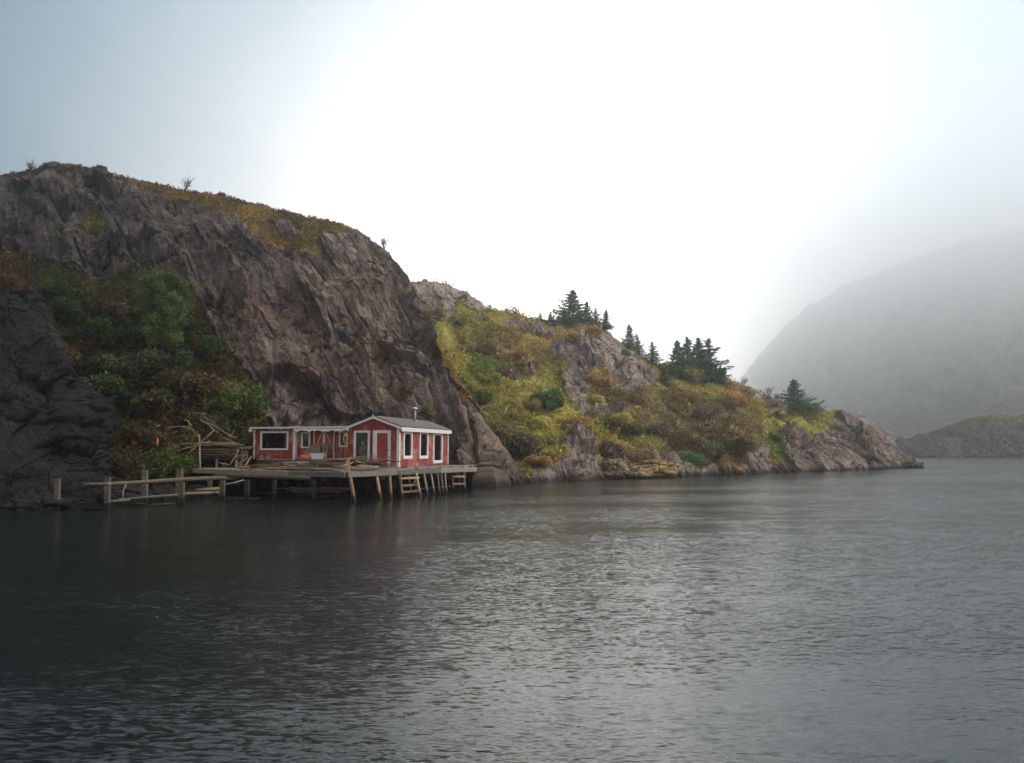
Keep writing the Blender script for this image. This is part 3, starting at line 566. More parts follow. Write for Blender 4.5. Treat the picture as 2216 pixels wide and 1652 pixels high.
def bare_shrub(p, h, label, seed, col='bark'):
    random.seed(seed); t = thing('bare_shrub', label, 'shrub', p, 0, 'leafless shrubs on the skyline'); mb = MB(); pts = []
    for i in range(11):
        a = random.uniform(0, 6.28); l = h * random.uniform(.5, 1); q = Vector((0, 0, -.1)); d = Vector((math.cos(a) * .6, math.sin(a) * .6, 1)).normalized(); P = [q]
        for k in range(4):
            d = (d + Vector((random.uniform(-.35, .35), random.uniform(-.35, .35), random.uniform(-.1, .3)))).normalized(); q = q + d * l / 4; P.append(q)
            if k:
                e = (d + Vector((random.uniform(-.8, .8), random.uniform(-.8, .8), .3))).normalized(); mb.tube([q, q + e * l * .2, q + e * l * .36 + Vector((0, 0, .05))], [.014, .01, .006], 4); pts.append(q + e * l * .36)
        mb.tube(P, [.03, .024, .018, .013, .008], 5); pts.append(q)
    mb.build('branch', M['bark'], t)
    r = np.random.default_rng(seed); P = np.repeat(np.array([tuple(q) for q in pts]), 5, 0); P = P + r.normal(size=P.shape) * .1
    V, Fq, C = leafquads(P, .07 * r.uniform(.6, 1.4, len(P)), np.array(PAL[col if col in PAL else 'brown']) * r.uniform(.6, 1.5, (len(P), 1)), .2, 1.3, seed)
    link('foliage', np_mesh('foliage', V, Fq, M['leaf'], False, dict(Col=C)), t); return t
bare_shrub(crest('cliff', 400), 1.2, 'leafless shrub on the brown skyline of the tall cliff', 1)
bare_shrub(crest('cliff', 68), .8, 'tiny dark shrub on the skyline near the left edge', 2)
bare_shrub(crest('cliff', 830), 1.0, 'thin bare shrub on the rounded right shoulder of the cliff', 3)
bare_shrub(crest('headland', 1100), 1.3, 'orange leafless shrub on the headland crest left of the spruces', 4, 'orange')
bare_shrub(crest('headland', 1115), 1.0, 'second orange shrub on the headland crest, nearer the spruces', 5, 'orange')
bare_shrub(crest('headland', 1608), .8, 'little shrub on the crest between the spruce clump and the lone spruce', 6, 'rust')
bare_shrub(crest('headland', 1660), 1.3, 'rusty shrub on the crest left of the lone spruce', 7, 'rust')
bare_shrub(crest('headland', 1682), .9, 'thin shrub touching the lone spruce on its left', 8, 'rust')
bare_shrub(crest('headland', 1060), .6, 'tiny twiggy shrub on the crest beside the grey dome', 9, 'brown')
random.seed(99)

def spruce_mesh(seed, w=.36, tiers=16, ragged=.3, n_br=9, oneside=0):
    n_br *= .72
    """unit-high spruce: whorls of drooping boughs, each a spray of short needle twigs"""
    r = np.random.default_rng(seed); P = []; Dn = []; mb = MB(); nb_ = int(tiers * n_br * 1.25); sect = r.uniform(.72, 1.12, 9)
    for k in range(nb_):
        f = ((k + r.random()) / nb_) ** 1.25; z = .05 + .93 * f; a = k * 2.4 + r.normal() * .4
        R = w * (1 - f) ** .82 * sect[int(a / .7) % 9] + .012; l = R * r.uniform(1 - ragged * 1.5, 1.1)
        if oneside and math.cos(a) < -.2: l *= .75
        d = np.array([math.cos(a), math.sin(a), 0]); sd = np.array([-d[1], d[0], 0])
        m = int(14 + 150 * l / w * .9); t = r.random(m) ** .75; wd = (l * .42 + .02) * (1 - t * .75)
        q = d * (t * l)[:, None] + sd * (r.uniform(-1, 1, m) * wd)[:, None]
        q[:, 2] = z - .13 * t * l / .36 + .13 * (t ** 3) * l / .3 + r.normal(size=m) * .009 - .018 * r.random(m)
        P.append(q); Dn.append(np.repeat((d * .8 + np.array([0, 0, .15]))[None], m, 0) + sd * r.uniform(-.8, .8, (m, 1)))
        if k % 2 == 0: mb.tube([(0, 0, z), tuple(d * l * .5 + np.array([0, 0, z - .04 * l / .36])), tuple(d * l * .9 + np.array([0, 0, z - .02]))], [.006, .004, .002], 4)
    P = np.concatenate(P); Dn = np.concatenate(Dn); n = len(P); Dn /= np.linalg.norm(Dn, axis=1)[:, None]
    b = np.cross(Dn, np.array([0, 0, 1]) + r.normal(size=(n, 3)) * .7); b /= np.linalg.norm(b, axis=1)[:, None]
    s = r.uniform(.018, .034, (n, 1)); V = np.stack([P - Dn * s * .6, P + b * s * .4, P + Dn * s, P - b * s * .4], 1).reshape(-1, 3)
    C = np.array(PAL['spruce']) * 4.0 * np.exp(r.normal(size=(n, 1)) * .4) * (1 + r.normal(size=(n, 3)) * .1)
    crown = np_mesh('crown', V, np.arange(4 * n).reshape(-1, 4), M['leaf'], False, dict(Col=np.repeat(np.clip(C, .004, .3), 4, 0)))
    mb.tube([(0, 0, -.08), (.004, 0, .5), (0, 0, 1.0)], [.022, .013, .003], 7)
    return crown, mb.mesh('trunk', M['bark'])
SPR = {'a': spruce_mesh(1, .48, 15, .38, 8), 'b': spruce_mesh(2, .42, 13, .5, 8), 'c': spruce_mesh(3, .58, 13, .45, 8), 'd': spruce_mesh(4, .72, 14, .35, 12, 1), 'e': spruce_mesh(5, .42, 11, .6, 7)}
def spruce(x, yb, yt, k, label, wide=1, back=0):
    p = on('headland', x, yb)
    if yb < 800 and label.find('bush') < 0 and label.find('low') < 0: p = crest('headland', x)
    p = p + Vector((p.x / p.y * back, back, 0))
    hgt = (yb - yt) / F * p.y
    t = thing('spruce_tree', label, 'spruce', p - Vector((0, 0, .05)), random.uniform(0, 6.28), 'spruces on the misty headland')
    link('crown', SPR[k][0], t); link('trunk', SPR[k][1], t); t.scale = (hgt * wide * 1.4, hgt * wide * 1.4, hgt * 1.04); return t
for a in [(1240, 706, 628, 'd', 'largest spruce, dark and broad, on the crest of the headland', 1.05, 1), (1271, 712, 658, 'c', 'spruce pressed against the right side of the largest one', .95, .5), (1220, 703, 668, 'c', 'low spruce bulging from the left foot of the largest one', 1.1, 0), (1310, 735, 690, 'a', 'narrow spruce standing right of the largest group on the crest', .85), (1290, 712, 664, 'e', 'thin pointed spruce behind the right side of the largest one', 1.1, 2),
          (1170, 694, 675, 'c', 'tiny spruce furthest left on the crest', 1), (1192, 697, 673, 'b', 'small thin spruce left of the largest one', 1.1), (1361, 768, 716, 'a', 'taller spruce of the pair on the grey crag', .9), (1380, 776, 738, 'c', 'shorter spruce of the pair on the grey crag', .95), (1413, 784, 738, 'e', 'slender open spruce alone between pair and clump', 1.5),
          (1466, 806, 736, 'a', 'leftmost spruce of the clump', .95), (1490, 812, 728, 'b', 'tallest spruce in the middle of the clump', 1.15), (1512, 815, 730, 'b', 'spruce second from the right in the clump', 1.2), (1535, 822, 732, 'e', 'ragged spruce at the right of the clump with layered boughs', 1.5), (1560, 830, 786, 'c', 'short dark spruce at the right foot of the clump', .8), (1480, 818, 770, 'd', 'low broad spruce in front of the clump', 1.1), (1525, 826, 775, 'd', 'low dark spruce in front of the ragged one', 1.0),
          (1440, 832, 794, 'd', 'small rounded spruce bush below and left of the clump', .85), (1718, 892, 822, 'd', 'lone bushy spruce near the rocky point', .95)]:
    spruce(*a)

# ------------------------------------------------------------------ shore rocks
def rock(name, label, loc, sx, sy, sz, seed, material, tint=(1, 1, 1), group=None, veg=0):
    n = 40; u = np.linspace(0, 2 * np.pi, 2 * n, endpoint=False); v = np.linspace(-.5, .5, n) * np.pi
    U, Vv = np.meshgrid(u, v); P = np.stack([np.cos(U) * np.cos(Vv), np.sin(U) * np.cos(Vv), np.sin(Vv)], -1)
    P = np.sign(P) * np.abs(P) ** .8
    q = P * np.array([sx, sy, sz]); s = max(sx, sz)
    h, e = facets(q[..., 0] / (s * .5) + seed + fbm(q / s, 2) * .5, q[..., 2] / (s * .4) + q[..., 1] / s * 1.3, .9, seed)
    q = q * (1 + .22 * h + .3 * fbm(P * 1.3 + seed, 4) - .12 * np.exp(-(e / .08) ** 2))[..., None]
    idx = np.arange(n * 2 * n).reshape(n, 2 * n); i2 = np.roll(idx, -1, 1)
    Fq = np.stack([idx[:-1], i2[:-1], i2[1:], idx[1:]], -1).reshape(-1, 4); k = q.shape[0] * q.shape[1]
    wz = np.clip((q[..., 2] + loc[2]) / .35, .35, 1)[..., None]
    me = np_mesh(name, q.reshape(-1, 3), Fq, material, False, dict(veg=np.full(k, veg), vegcol=np.zeros((k, 3)) + PAL['ygreen'], tint=(np.zeros(q.shape) + np.array(tint) * wz).reshape(-1, 3)))
    o = link(name, me); o.location = loc; tag(o, label, 'rock', group); return o
yel = (1.9, 1.75, .8)
GR = 'rocks along the shore'
for x, y, D, sx, sy, sz, ti, l in [(1420, 1018, 64, 1.9, 1.2, .75, yel, 'yellow lichen-covered rock on the shore, rightmost of three'), (1375, 1023, 62.5, 1.4, 1.0, .5, (1.9, 1.7, 1.1), 'middle pale yellow rock low on the shore'), (1330, 1018, 62, 1.1, 1.0, .8, (1.6, 1.45, 1.2), 'tan rock at the shore right of the pointed slab'), (1595, 1018, 71.5, .5, .4, .35, (2.6, 1.9, .6), 'little yellow rock at the waterline under brown shrubs'),
                                (1235, 1032, 59.5, 1.4, 1.0, .7, (1.5, 1.4, 1.3), 'cracked grey rock at the foot of the pointed slab'), (1200, 1040, 58, .5, .5, .3, (1.5, 1.4, 1.2), 'small boulder at the water left of the pointed slab'), (1170, 1043, 56.5, .7, .6, .3, (1.2, 1.1, 1), 'low boulder between cliff foot and headland'), (1965, 1008, 95.5, 1.6, 1.2, .5, (.5, .5, .5), 'dark rock awash off the tip of the headland'),
                                (1095, 1047, 51.5, .8, .6, .25, (.8, .75, .7), 'flat wet rock at the foot of the tall cliff'), (1460, 1030, 65.5, .7, .6, .25, (.9, .85, .8), 'flat rock at the water right of the yellow rocks'), (1555, 1027, 70, .8, .6, .25, (.5, .5, .5), 'dark low rock in the shade of the overhanging shrub')]:
    p = Wv(x, y, D); rock('shore_rock', l, (p.x, p.y, max(p.z, .05)), sx, sy, sz, int(x) % 50, M['rock'], ti, GR)
for x, y, D, s, l in [(270, 1060, 35.5, 1.1, 'black rock behind the left end of the log rail'), (345, 1065, 37, 1.0, 'grey rock between the two tall posts behind the rail'), (385, 1068, 38, .9, 'dark rock right of the second tall post'), (430, 1060, 39, 1.0, 'dark rock under the end of the deck'), (90, 1092, 31.4, 1.1, 'wet black rock at the foot of the dark near cliff'), (30, 1098, 30.6, .9, 'wet black rock at the left picture edge'), (160, 1093, 33.6, .7, 'wet rock beside the leftmost post')]:
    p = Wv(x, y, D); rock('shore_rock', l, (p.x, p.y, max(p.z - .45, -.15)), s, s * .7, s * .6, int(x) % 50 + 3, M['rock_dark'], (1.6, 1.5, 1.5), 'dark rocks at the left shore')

# ------------------------------------------------------------------ the red shed
UX, UY = Vector((.972, -.236, 0)).normalized(), Vector((.236, .972, 0)).normalized()
HZ = math.atan2(-.236, .972); HO = Vector((-8.72, 42.67, 0))
shed = thing('fishing_shed', 'weathered red wooden shed with white trim and a flat-roofed wing on the wharf', 'shed', HO, HZ)
def wall_grid(mb, axis, c0, c1, a0, a1, z0, z1, holes):
    """a plank wall with openings; axis 'x' runs along x between y=c0..c1"""
    xs = sorted({a0, a1, *[h[0] for h in holes], *[h[1] for h in holes]}); zs = sorted({z0, z1, *[h[2] for h in holes], *[h[3] for h in holes]})
    for i in range(len(xs) - 1):
        run = None
        for j in range(len(zs) - 1):
            mx_, mz = (xs[i] + xs[i + 1]) / 2, (zs[j] + zs[j + 1]) / 2
            if any(h[0] < mx_ < h[1] and h[2] < mz < h[3] for h in holes):
                if run: _wb(mb, axis, xs[i], xs[i + 1], c0, c1, *run); run = None
            else: run = (run[0], zs[j + 1]) if run else (zs[j], zs[j + 1])
        if run: _wb(mb, axis, xs[i], xs[i + 1], c0, c1, *run)
def _wb(mb, axis, a, b, c0, c1, z0, z1):
    if axis == 'x': mb.box(a, b, c0, c1, z0, z1)
    else: mb.box(c0, c1, a, b, z0, z1)
BZ, EZ, PZ = 1.335, 3.46, 3.98; GW = 2.86; GL = 8.2
WF, WB0, WT = 1.0, 1.7, 3.47      # wing front, wing floor, wing roof
RC = 1.2
def window(x0, x1, z0, z1, face, axis='x', fw=.11, extra=None, sill=True, parent=shed):
    """outer frame sizes; face = the wall's outer plane; returns the hole"""
    mb = MB(); pr = .035
    if axis == 'x':
        f0, f1 = face - pr, face + .05
        for q in ((x0, x1, z1 - fw, z1), (x0, x1, z0, z0 + fw), (x0, x0 + fw, z0 + fw, z1 - fw), (x1 - fw, x1, z0 + fw, z1 - fw)): mb.box(q[0], q[1], f0, f1, q[2], q[3])
    else:
        f0, f1 = face + pr, face - .05
        for q in ((x0, x1, z1 - fw, z1), (x0, x1, z0, z0 + fw), (x0, x0 + fw, z0 + fw, z1 - fw), (x1 - fw, x1, z0 + fw, z1 - fw)): mb.box(f1, f0, q[0], q[1], q[2], q[3])
    w = mb.build('window', M['white'], parent)
    g = MB()
    if axis == 'x': g.box(x0 + fw, x1 - fw, face + .03, face + .036, z0 + fw, z1 - fw)
    else: g.box(face - .036, face - .03, x0 + fw, x1 - fw, z0 + fw, z1 - fw)
    g.build('pane', M['glass'], w)
    return w, (x0 + fw * .5, x1 - fw * .5, z0 + fw * .5, z1 - fw * .5)
w1, h1 = window(.30, 1.21, 1.56, 3.27, 0)
sw = [window(a, b_, z0, z1, GW, 'y', fw=.2 if 0 else .17) for a, b_, z0, z1 in ((.58, 1.93, 1.76, 3.27), (3.06, 4.5, 1.74, 3.3), (5.39, 7.06, 1.44, 3.29))]
# gabled end
mb = MB(); T = .09
dh = (1.60, 2.26, BZ + .02, 3.14)
wall_grid(mb, 'x', 0, T, 0, GW, BZ, EZ, [h1, dh])
wall_grid(mb, 'y', GW - T, GW, T, GL - T, BZ, EZ, [s[1] for s in sw])
mb.box(0, T, T, GL - T, BZ, EZ); mb.box(0, GW, GL - T, GL, BZ, EZ)
for y0 in (0, GL - T):
    mb.add([(0, y0, EZ), (GW, y0, EZ), (GW / 2, y0, PZ), (0, y0 + T, EZ), (GW, y0 + T, EZ), (GW / 2, y0 + T, PZ)], [(0, 1, 2), (5, 4, 3), (1, 4, 5, 2), (0, 2, 5, 3)])
mb.build('wall', M['red'], shed)
MB().box(.1, GW - .1, .1, GL - .1, BZ + .02, BZ + .08).build('floor', M['interior'], shed)
MB().box(T + .004, GW - T - .004, 3.4, 3.46, BZ + .09, EZ).build('inner_board', M['interior'], shed)
MB().box(T + .004, 1.5, .8, .84, BZ + .09, EZ - .02).build('inner_board', M['interior'], shed)  # added dark board, blocks the bright room seen through the gable window
# roof of the gabled end
def slab(mb, a, b, c, d, t):
    n = (Vector(b) - Vector(a)).cross(Vector(d) - Vector(a)).normalized(); V = [Vector(p) for p in (a, b, c, d)]; V += [p + n * t for p in V]
    mb.add(V, [(3, 2, 1, 0), (4, 5, 6, 7), (0, 1, 5, 4), (1, 2, 6, 5), (2, 3, 7, 6), (3, 0, 4, 7)])
mb = MB(); sl = (PZ - EZ) / (GW / 2); ov = .14; y0, y1 = -.1, GL + .12
slab(mb, (GW / 2, y0, PZ + .03), (GW + ov, y0, EZ - sl * ov + .03), (GW + ov, y1, EZ - sl * ov + .03), (GW / 2, y1, PZ + .03), -.05)
slab(mb, (-ov, y0, EZ - sl * ov + .03), (GW / 2 - .003, y0, PZ + .03), (GW / 2 - .003, y1, PZ + .03), (-ov, y1, EZ - sl * ov + .03), -.05)
for f in mb.f: pass
roof = mb.build('roof', M['roofing'], shed)
mb = MB(); rows = 11                      # lapped shingle courses on the slope that shows
for k in range(rows):
    f0 = k / rows; f1 = (k + 1) / rows; x0_, x1_ = GW / 2 + f0 * (GW / 2 + ov), GW / 2 + f1 * (GW / 2 + ov); y = y0
    while y < y1 - .05:
        wd = min(random.uniform(.22, .36), y1 - y); zt = PZ - sl * (x0_ - GW / 2) + .086; zb = PZ - sl * (x1_ - GW / 2) + .1 + random.uniform(0, .01)
        mb.add([(x0_, y, zt), (x1_ + .02, y, zb), (x1_ + .02, y + wd - .012, zb), (x0_, y + wd - .012, zt), (x1_ + .02, y, zb - .03), (x1_ + .02, y + wd - .012, zb - .03)], [(0, 1, 2, 3), (1, 4, 5, 2)]); y += wd
mb.build('shingle', M['roofing'], shed)
mb = MB()                                  # white verge boards and fascia
for a, b_ in (((-ov - .04, -.13, EZ - sl * (ov + .04) - .02), (GW / 2 - .01, -.13, PZ - .02)), ((GW / 2 + .01, -.13, PZ - .02), (GW + ov + .04, -.13, EZ - sl * (ov + .04) - .02))): mb.beam(a, b_, .045, .115)
mb.build('verge_board', M['white'], shed)
MB().box(GW / 2 - .03, GW / 2 + .03, -.17, -.155, PZ - .1, PZ + .14).build('finial', M['white'], shed)
MB().box(GW + ov + .03, GW + ov + .06, -.1, GL + .12, EZ - .24, EZ - .02).build('fascia', M['white'], shed)
MB().box(GW + .04, GW + ov + .03, -.04, GL + .06, EZ - .14, EZ - .11).build('soffit', M['white'], shed)
for x0_, x1_, yy0, yy1 in ((GW - .12, GW + .03, -.035, -.002), (GW + .002, GW + .035, .0, .13)): MB().box(x0_, x1_, yy0, yy1, BZ, EZ - .02).build('corner_board', M['white'], shed)
MB().box(GW + .002, GW + .035, GL - .1, GL + .03, BZ, EZ - .1).build('corner_board', M['white'], shed)
# door of the gabled end
MB().box(1.40, 1.62, -.04, .02, BZ + .01, 3.28).build('door_frame', M['white'], shed)
MB().box(2.24, 2.40, -.04, .02, BZ + .01, 3.28).build('door_frame', M['white'], shed)
MB().box(1.62, 2.24, -.04, .02, 3.13, 3.28).build('door_frame', M['white'], shed)
d = MB().box(1.625, 2.235, .0, .05, BZ + .03, 3.12).build('door', M['red_door'], shed)
MB().box(1.95, 2.32, -.055, -.042, 2.21, 2.245).build('latch', M['iron'], d)
MB().box(1.65, 1.88, -.012, -.002, 2.86, 2.9).build('hinge', M['iron'], d); MB().box(1.65, 1.85, -.012, -.002, 1.6, 1.64).build('hinge', M['iron'], d)
MB().box(1.92, 2.02, -.012, -.002, 1.78, 1.9).build('cat_flap', M['iron'], d)
MB().tube([(1.37, -.05, 3.1), (1.33, -.06, 2.7), (1.3, -.05, 2.2), (1.34, -.06, 1.6)], .018, 6).build('cable', M['bark'], shed)
# stickers in the side windows
for (a, z), k in (((1.0, 3.02), 0), ((6.15, 3.05), 2)):
    MB().box(GW - .045, GW - .041, a, a + .28, z - .12, z + .06).build('sticker', M['paper'], sw[k][0])
MB().box(GW - .05, GW - .042, 3.25, 4.3, 3.0, 3.1).build('vent_grille', M['curtain'], sw[1][0])
# wing: x runs to -6.27; block at left stands .2 m proud of the porch
XL = -6.27; XC = -3.7
wbig, hb = window(-5.86, -4.12, 2.23, 3.28, WF, fw=.1)
ws1, hs1 = window(-3.44, -2.89, 2.335, 3.23, RC, fw=.09)
ws2, hs2 = window(-1.145, -.6, 2.4, 3.27, RC, fw=.09)
mb = MB(); wall_grid(mb, 'x', WF, WF + .08, XL, XC, WB0, WT - .1, [hb]); wall_grid(mb, 'x', RC, RC + .08, XC + .004, -.004, WB0, WT - .1, [hs1, hs2])
mb.box(XC - .08, XC, WF + .08, RC + .3, WB0, WT - .1); mb.box(XL, XL + .08, WF + .08, 4.4, WB0, WT - .1); mb.box(XL, -.004, 4.4, 4.48, WB0, WT - .1); mb.build('wing_wall', M['red'], shed)
MB().box(XL + .1, -.01, WF + .1, 4.38, WB0 + .01, WB0 + .06).build('floor', M['interior'], shed)
MB().box(XC - .02, XC + .02, RC + .31, 4.39, WB0 + .07, WT - .12).build('inner_board', M['interior'], shed)
mb = MB(); slab(mb, (XL - .12, WF - .2, WT), (-.1, WF - .2, WT + .02), (-.1, 4.6, WT + .1), (XL - .12, 4.6, WT + .08), .05); mb.build('wing_roof', M['roofing'], shed)
MB().beam((XL - .16, WF - .225, WT + .0), (-.12, WF - .225, WT + .02), .03, .09).build('wing_fascia', M['white'], shed)
MB().box(XL - .2, XL - .06, WF - .25, WF - .0, WT - .22, WT - .05).build('corner_block', M['white'], shed)
mb = MB(); n = 46                           # torn awning flashing over the porch
xs = [XC + .05 + (3.5) * k / n for k in range(n + 1)]; zs = [WT - .1 - .11 * (.5 + .5 * math.sin(k * .9) * math.sin(k * .37)) - random.uniform(0, .07) for k in range(n + 1)]
for k in range(n):
    mb.add([(xs[k], WF - .21, WT - .06), (xs[k + 1], WF - .21, WT - .06), (xs[k + 1], WF - .24, zs[k + 1]), (xs[k], WF - .24, zs[k]), (xs[k], WF - .19, WT - .06), (xs[k + 1], WF - .19, WT - .06), (xs[k + 1], WF - .22, zs[k + 1]), (xs[k], WF - .22, zs[k])], [(0, 1, 2, 3), (7, 6, 5, 4), (3, 2, 6, 7)])
mb.build('torn_flashing', M['white'], shed)
MB().box(XC - .13, XC + .0, WF - .03, WF - .002, WB0 - .04, WT - .07).build('corner_board', M['white'], shed)
MB().box(XC + .002, XC + .03, WF - .02, RC - .01, WB0, WT - .07).build('corner_board', M['white'], shed)
MB().box(XL - .02, XL + .07, WF - .03, WF - .002, WB0, WT - .07).build('corner_board', M['white'], shed)
MB().box(XL, XC - .14, WF - .02, WF - .004, WB0 - .05, WB0 + .03).build('skirting', M['wood'], shed)
mb = MB(); mb.box(XL + .02, XC - .02, WF + .03, WF + .09, BZ, WB0); mb.box(XC - .02, -.01, RC + .02, RC + .08, BZ, WB0); mb.build('foundation_board', M['wood_dark'], shed)
# the porch's double door with white braces
dd = MB().box(-2.63, -1.44, RC - .03, RC - .004, 1.75, 3.35).build('double_door', M['red_door'], shed)
mb = MB()
for x0_, x1_ in ((-2.66, -2.61), (-1.46, -1.41), (-2.09, -1.98)): mb.box(x0_, x1_, RC - .055, RC - .032, 1.75, 3.36)
mb.beam((-2.12, RC - .05, 3.3), (-2.55, RC - .05, 2.3), .03, .05, (0, 1, 0)); mb.beam((-1.94, RC - .05, 3.3), (-1.5, RC - .05, 2.25), .03, .05, (0, 1, 0)); mb.box(-2.61, -2.12, RC - .06, RC - .034, 3.31, 3.36)
mb.build('brace', M['white'], dd)
# curtains behind the panes
for x0_, x1_, z0, z1, yy, par in ((-4.44, -4.32, 2.33, 3.18, WF + .1, wbig), (-3.36, -3.1, 2.42, 3.14, RC + .1, ws1)):
    mb = MB(); m_ = 8
    for k in range(m_):
        a = x0_ + (x1_ - x0_) * k / m_; b_ = x0_ + (x1_ - x0_) * (k + 1) / m_; o = .02 * (k % 2); mb.add([(a, yy + o, z0), (b_, yy + .02 - o, z0), (b_, yy + .02 - o, z1), (a, yy + o, z1)], [(0, 1, 2, 3)])
    mb.build('curtain', M['curtain'], par)
# stove pipe
sp = MB().tube([(2.04, 4.5, 3.7), (2.04, 4.5, 4.62)], .075, 12).build('stove_pipe', M['metal'], shed, True)
MB().lathe([(.0, 4.72), (.08, 4.71), (.15, 4.67), (.16, 4.62), (.06, 4.6), (0, 4.6)], 16, (2.04, 4.5, 0)).build('pipe_cap', M['metal_cap'], sp, True)
MB().lathe([(.16, 3.74), (.14, 3.86), (.08, 3.9)], 14, (2.04, 4.5, 0)).build('flashing', M['metal'], sp)

def L(x, y, z): return HO + (Vector((UX.x, UX.y, 0)) * x + Vector((UY.x, UY.y, 0)) * y) + Vector((0, 0, z))
# things seen behind the panes
t = thing('straw_basket', 'tan straw basket standing behind the tall gable window', 'basket', L(.68, .32, BZ + .085), HZ)
MB().box(-.2, .2, -.15, .15, 0, .5).build('stand', M['interior'], t)
MB().lathe([(0, .5), (.17, .5), (.21, .7), (.19, .9), (.13, 1.05), (.0, 1.07)], 16).build('body', M['tan'], t, True)
o = MB().lathe([(0, 0), (.07, .01), (.1, .08), (.085, .15), (.05, .19), (.06, .22), (.0, .25)], 14).build('glass_jar', M['enamel'], None, True); o.location = L(.66, .32, BZ + 1.15); tag(o, 'pale jar on top of the straw basket behind the gable window', 'jar')
o = MB().lathe([(0, 0), (.12, .02), (.2, .12), (.22, .24), (.17, .36), (.08, .42), (0, .43)], 14).build('net_float', M['enamel'], None, True); o.location = L(GW - .3, 1.2, 1.9); tag(o, 'round white float on the sill of the first side window', 'float')
MB().box(-.12, .12, -.14, .14, -.5, .0).build('stand', M['interior'], o)
o = MB().box(-.1, .1, -.28, .28, 0, .14, .02).build('folded_cloth', M['curtain']); o.location = L(GW - .3, 3.7, 1.92); o.rotation_euler.z = HZ; tag(o, 'folded grey cloth at the bottom of the middle side window', 'cloth'); MB().box(-.1, .1, -.3, .3, -.5, -.003).build('shelf', M['interior'], o)

# ------------------------------------------------------------------ wharf
DZ = 1.28
E2, E0, E1 = Vector((-16.0, 40.7, 0)), Vector((-7.24, 35.1, 0)), Vector((-2.16, 43.9, 0))
poly = [(-16.0, 40.7), (-7.24, 35.1), (-2.16, 43.9), (-2.5, 50.5), (-9.5, 52.6), (-17.2, 46.0)]
wharf = thing('wharf', 'old grey plank wharf on leaning pole legs carrying the red shed', 'wharf', (0, 0, 0))
def clipline(p, d):
    ts = []
    for i in range(len(poly)):
        a = Vector((*poly[i], 0)); b_ = Vector((*poly[(i + 1) % len(poly)], 0)); e = b_ - a; den = d.x * e.y - d.y * e.x
        if abs(den) < 1e-9: continue
        w_ = a - p; t_ = (w_.x * e.y - w_.y * e.x) / den; s_ = (w_.x * d.y - w_.y * d.x) / den
        if 0 <= s_ <= 1: ts.append(t_)
    return (min(ts), max(ts)) if len(ts) > 1 else None
mb = MB(); dn = UX; dp = UY
k = -14.0
while k < 12:
    wd = random.uniform(.13, .19); p = E0 + UX * k; c = clipline(p + UX * wd / 2, UY)
    if c and random.random() > .03:
        a = p + UX * (wd / 2) + UY * (c[0] + random.uniform(-.04, .12)); b_ = p + UX * (wd / 2) + UY * c[1]
        z = DZ - .02 + random.uniform(-.012, .012); mb.beam((a.x, a.y, z), (b_.x, b_.y, z + random.uniform(-.01, .01)), wd - .015, .045)
    k += wd
mb.build('deck_planks', M['wood'], wharf)
def edge(a, b_, top, h, w_, name='edge_beam', m_='wood', seg=1, off=0):
    for i in range(seg):
        p = a.lerp(b_, i / seg); q = a.lerp(b_, (i + 1) / seg - .004); MB().beam((p.x, p.y, top - h / 2 + random.uniform(-.02, .02)), (q.x, q.y, top - h / 2 + random.uniform(-.02, .02)), w_, h, jit=.006).build(name, M[m_], wharf)
n_r = Vector((.866, -.5, 0)); n_l = Vector((-.54, -.84, 0))
edge(E0 + n_r * .06, E1 + n_r * .06 + (E1 - E0).normalized() * .3, DZ + .03, .24, .1, seg=3)
edge(E2 + n_l * .06 - (E0 - E2).normalized() * .2, E0 + n_l * .06, DZ + .01, .22, .1, seg=3)
edge(E0.lerp(E1, .42) + Vector((0, 0, 0)), E1 + (E1 - E0).normalized() * .4, DZ + .16, .05, .06, 'kerb_rail')
for f in (.5, .6, .7, .8, .9, .98):
    p = E0.lerp(E1, f); MB().box(p.x - .09, p.x + .09, p.y - .05, p.y + .05, DZ + .005, DZ + .115).build('kerb_block', M['wood'], wharf)
for off in (1.2, 2.8, 4.6): edge(E0.lerp(E2, .02) + UY * off, E2.lerp(E0, .05) + UY * off, DZ - .07, .2, .14, 'joist', 'wood_dark'); edge(E0 + UY * off * .9, E1 - UX * .2 + UY * off * .2, DZ - .07, .2, .12, 'joist', 'wood_dark')
def px1(cx, cy): return ((580 + cx * .2798) / 1.1282, (960 + cy * .2798) / 1.1282)   # detail crop to picture
piles = [(985, 1022, 945), (1215, 1248, 920), (1330, 1340, 915), (1412, 1438, 910), (1490, 1515, 892), (1560, 1605, 908), (1625, 1660, 890), (1688, 1722, 885), (1742, 1772, 880), (1775, 1800, 880), (1808, 1830, 875), (1865, 1885, 838), (1918, 1940, 850), (1978, 1985, 850)]
def edge_at(x):
    u = (x - CX) / F; a, e = E0, E1 - E0      # horizontal angle of that picture column
    t_ = (u * a.y * 1.0 - a.x) / (e.x - u * e.y); return a + e * t_
for i, (tx, bx, by) in enumerate(piles):
    x, _ = px1(tx, 0); top = edge_at(x) + n_r * .02; x2, y2 = px1(bx, by); bot = Wv(x2, y2, Dwater(y2)); r_ = (.085, .075, .08, .06, .045, .055, .06, .05, .045, .04, .04, .045, .045, .045)[i]
    tv = Vector((top.x, top.y, DZ - .12)); bv = Vector((bot.x, bot.y, 0)); bv = bv + (bv - tv) * .5; mid = tv.lerp(bv, .5) + Vector((random.uniform(-.03, .03), 0, 0))
    MB().tube([tv, mid, bv], [r_ * .9, r_, r_ * 1.05], 9).build('pile', M['wood_tan' if i in (0, 1, 2) else 'wood'], wharf, True)
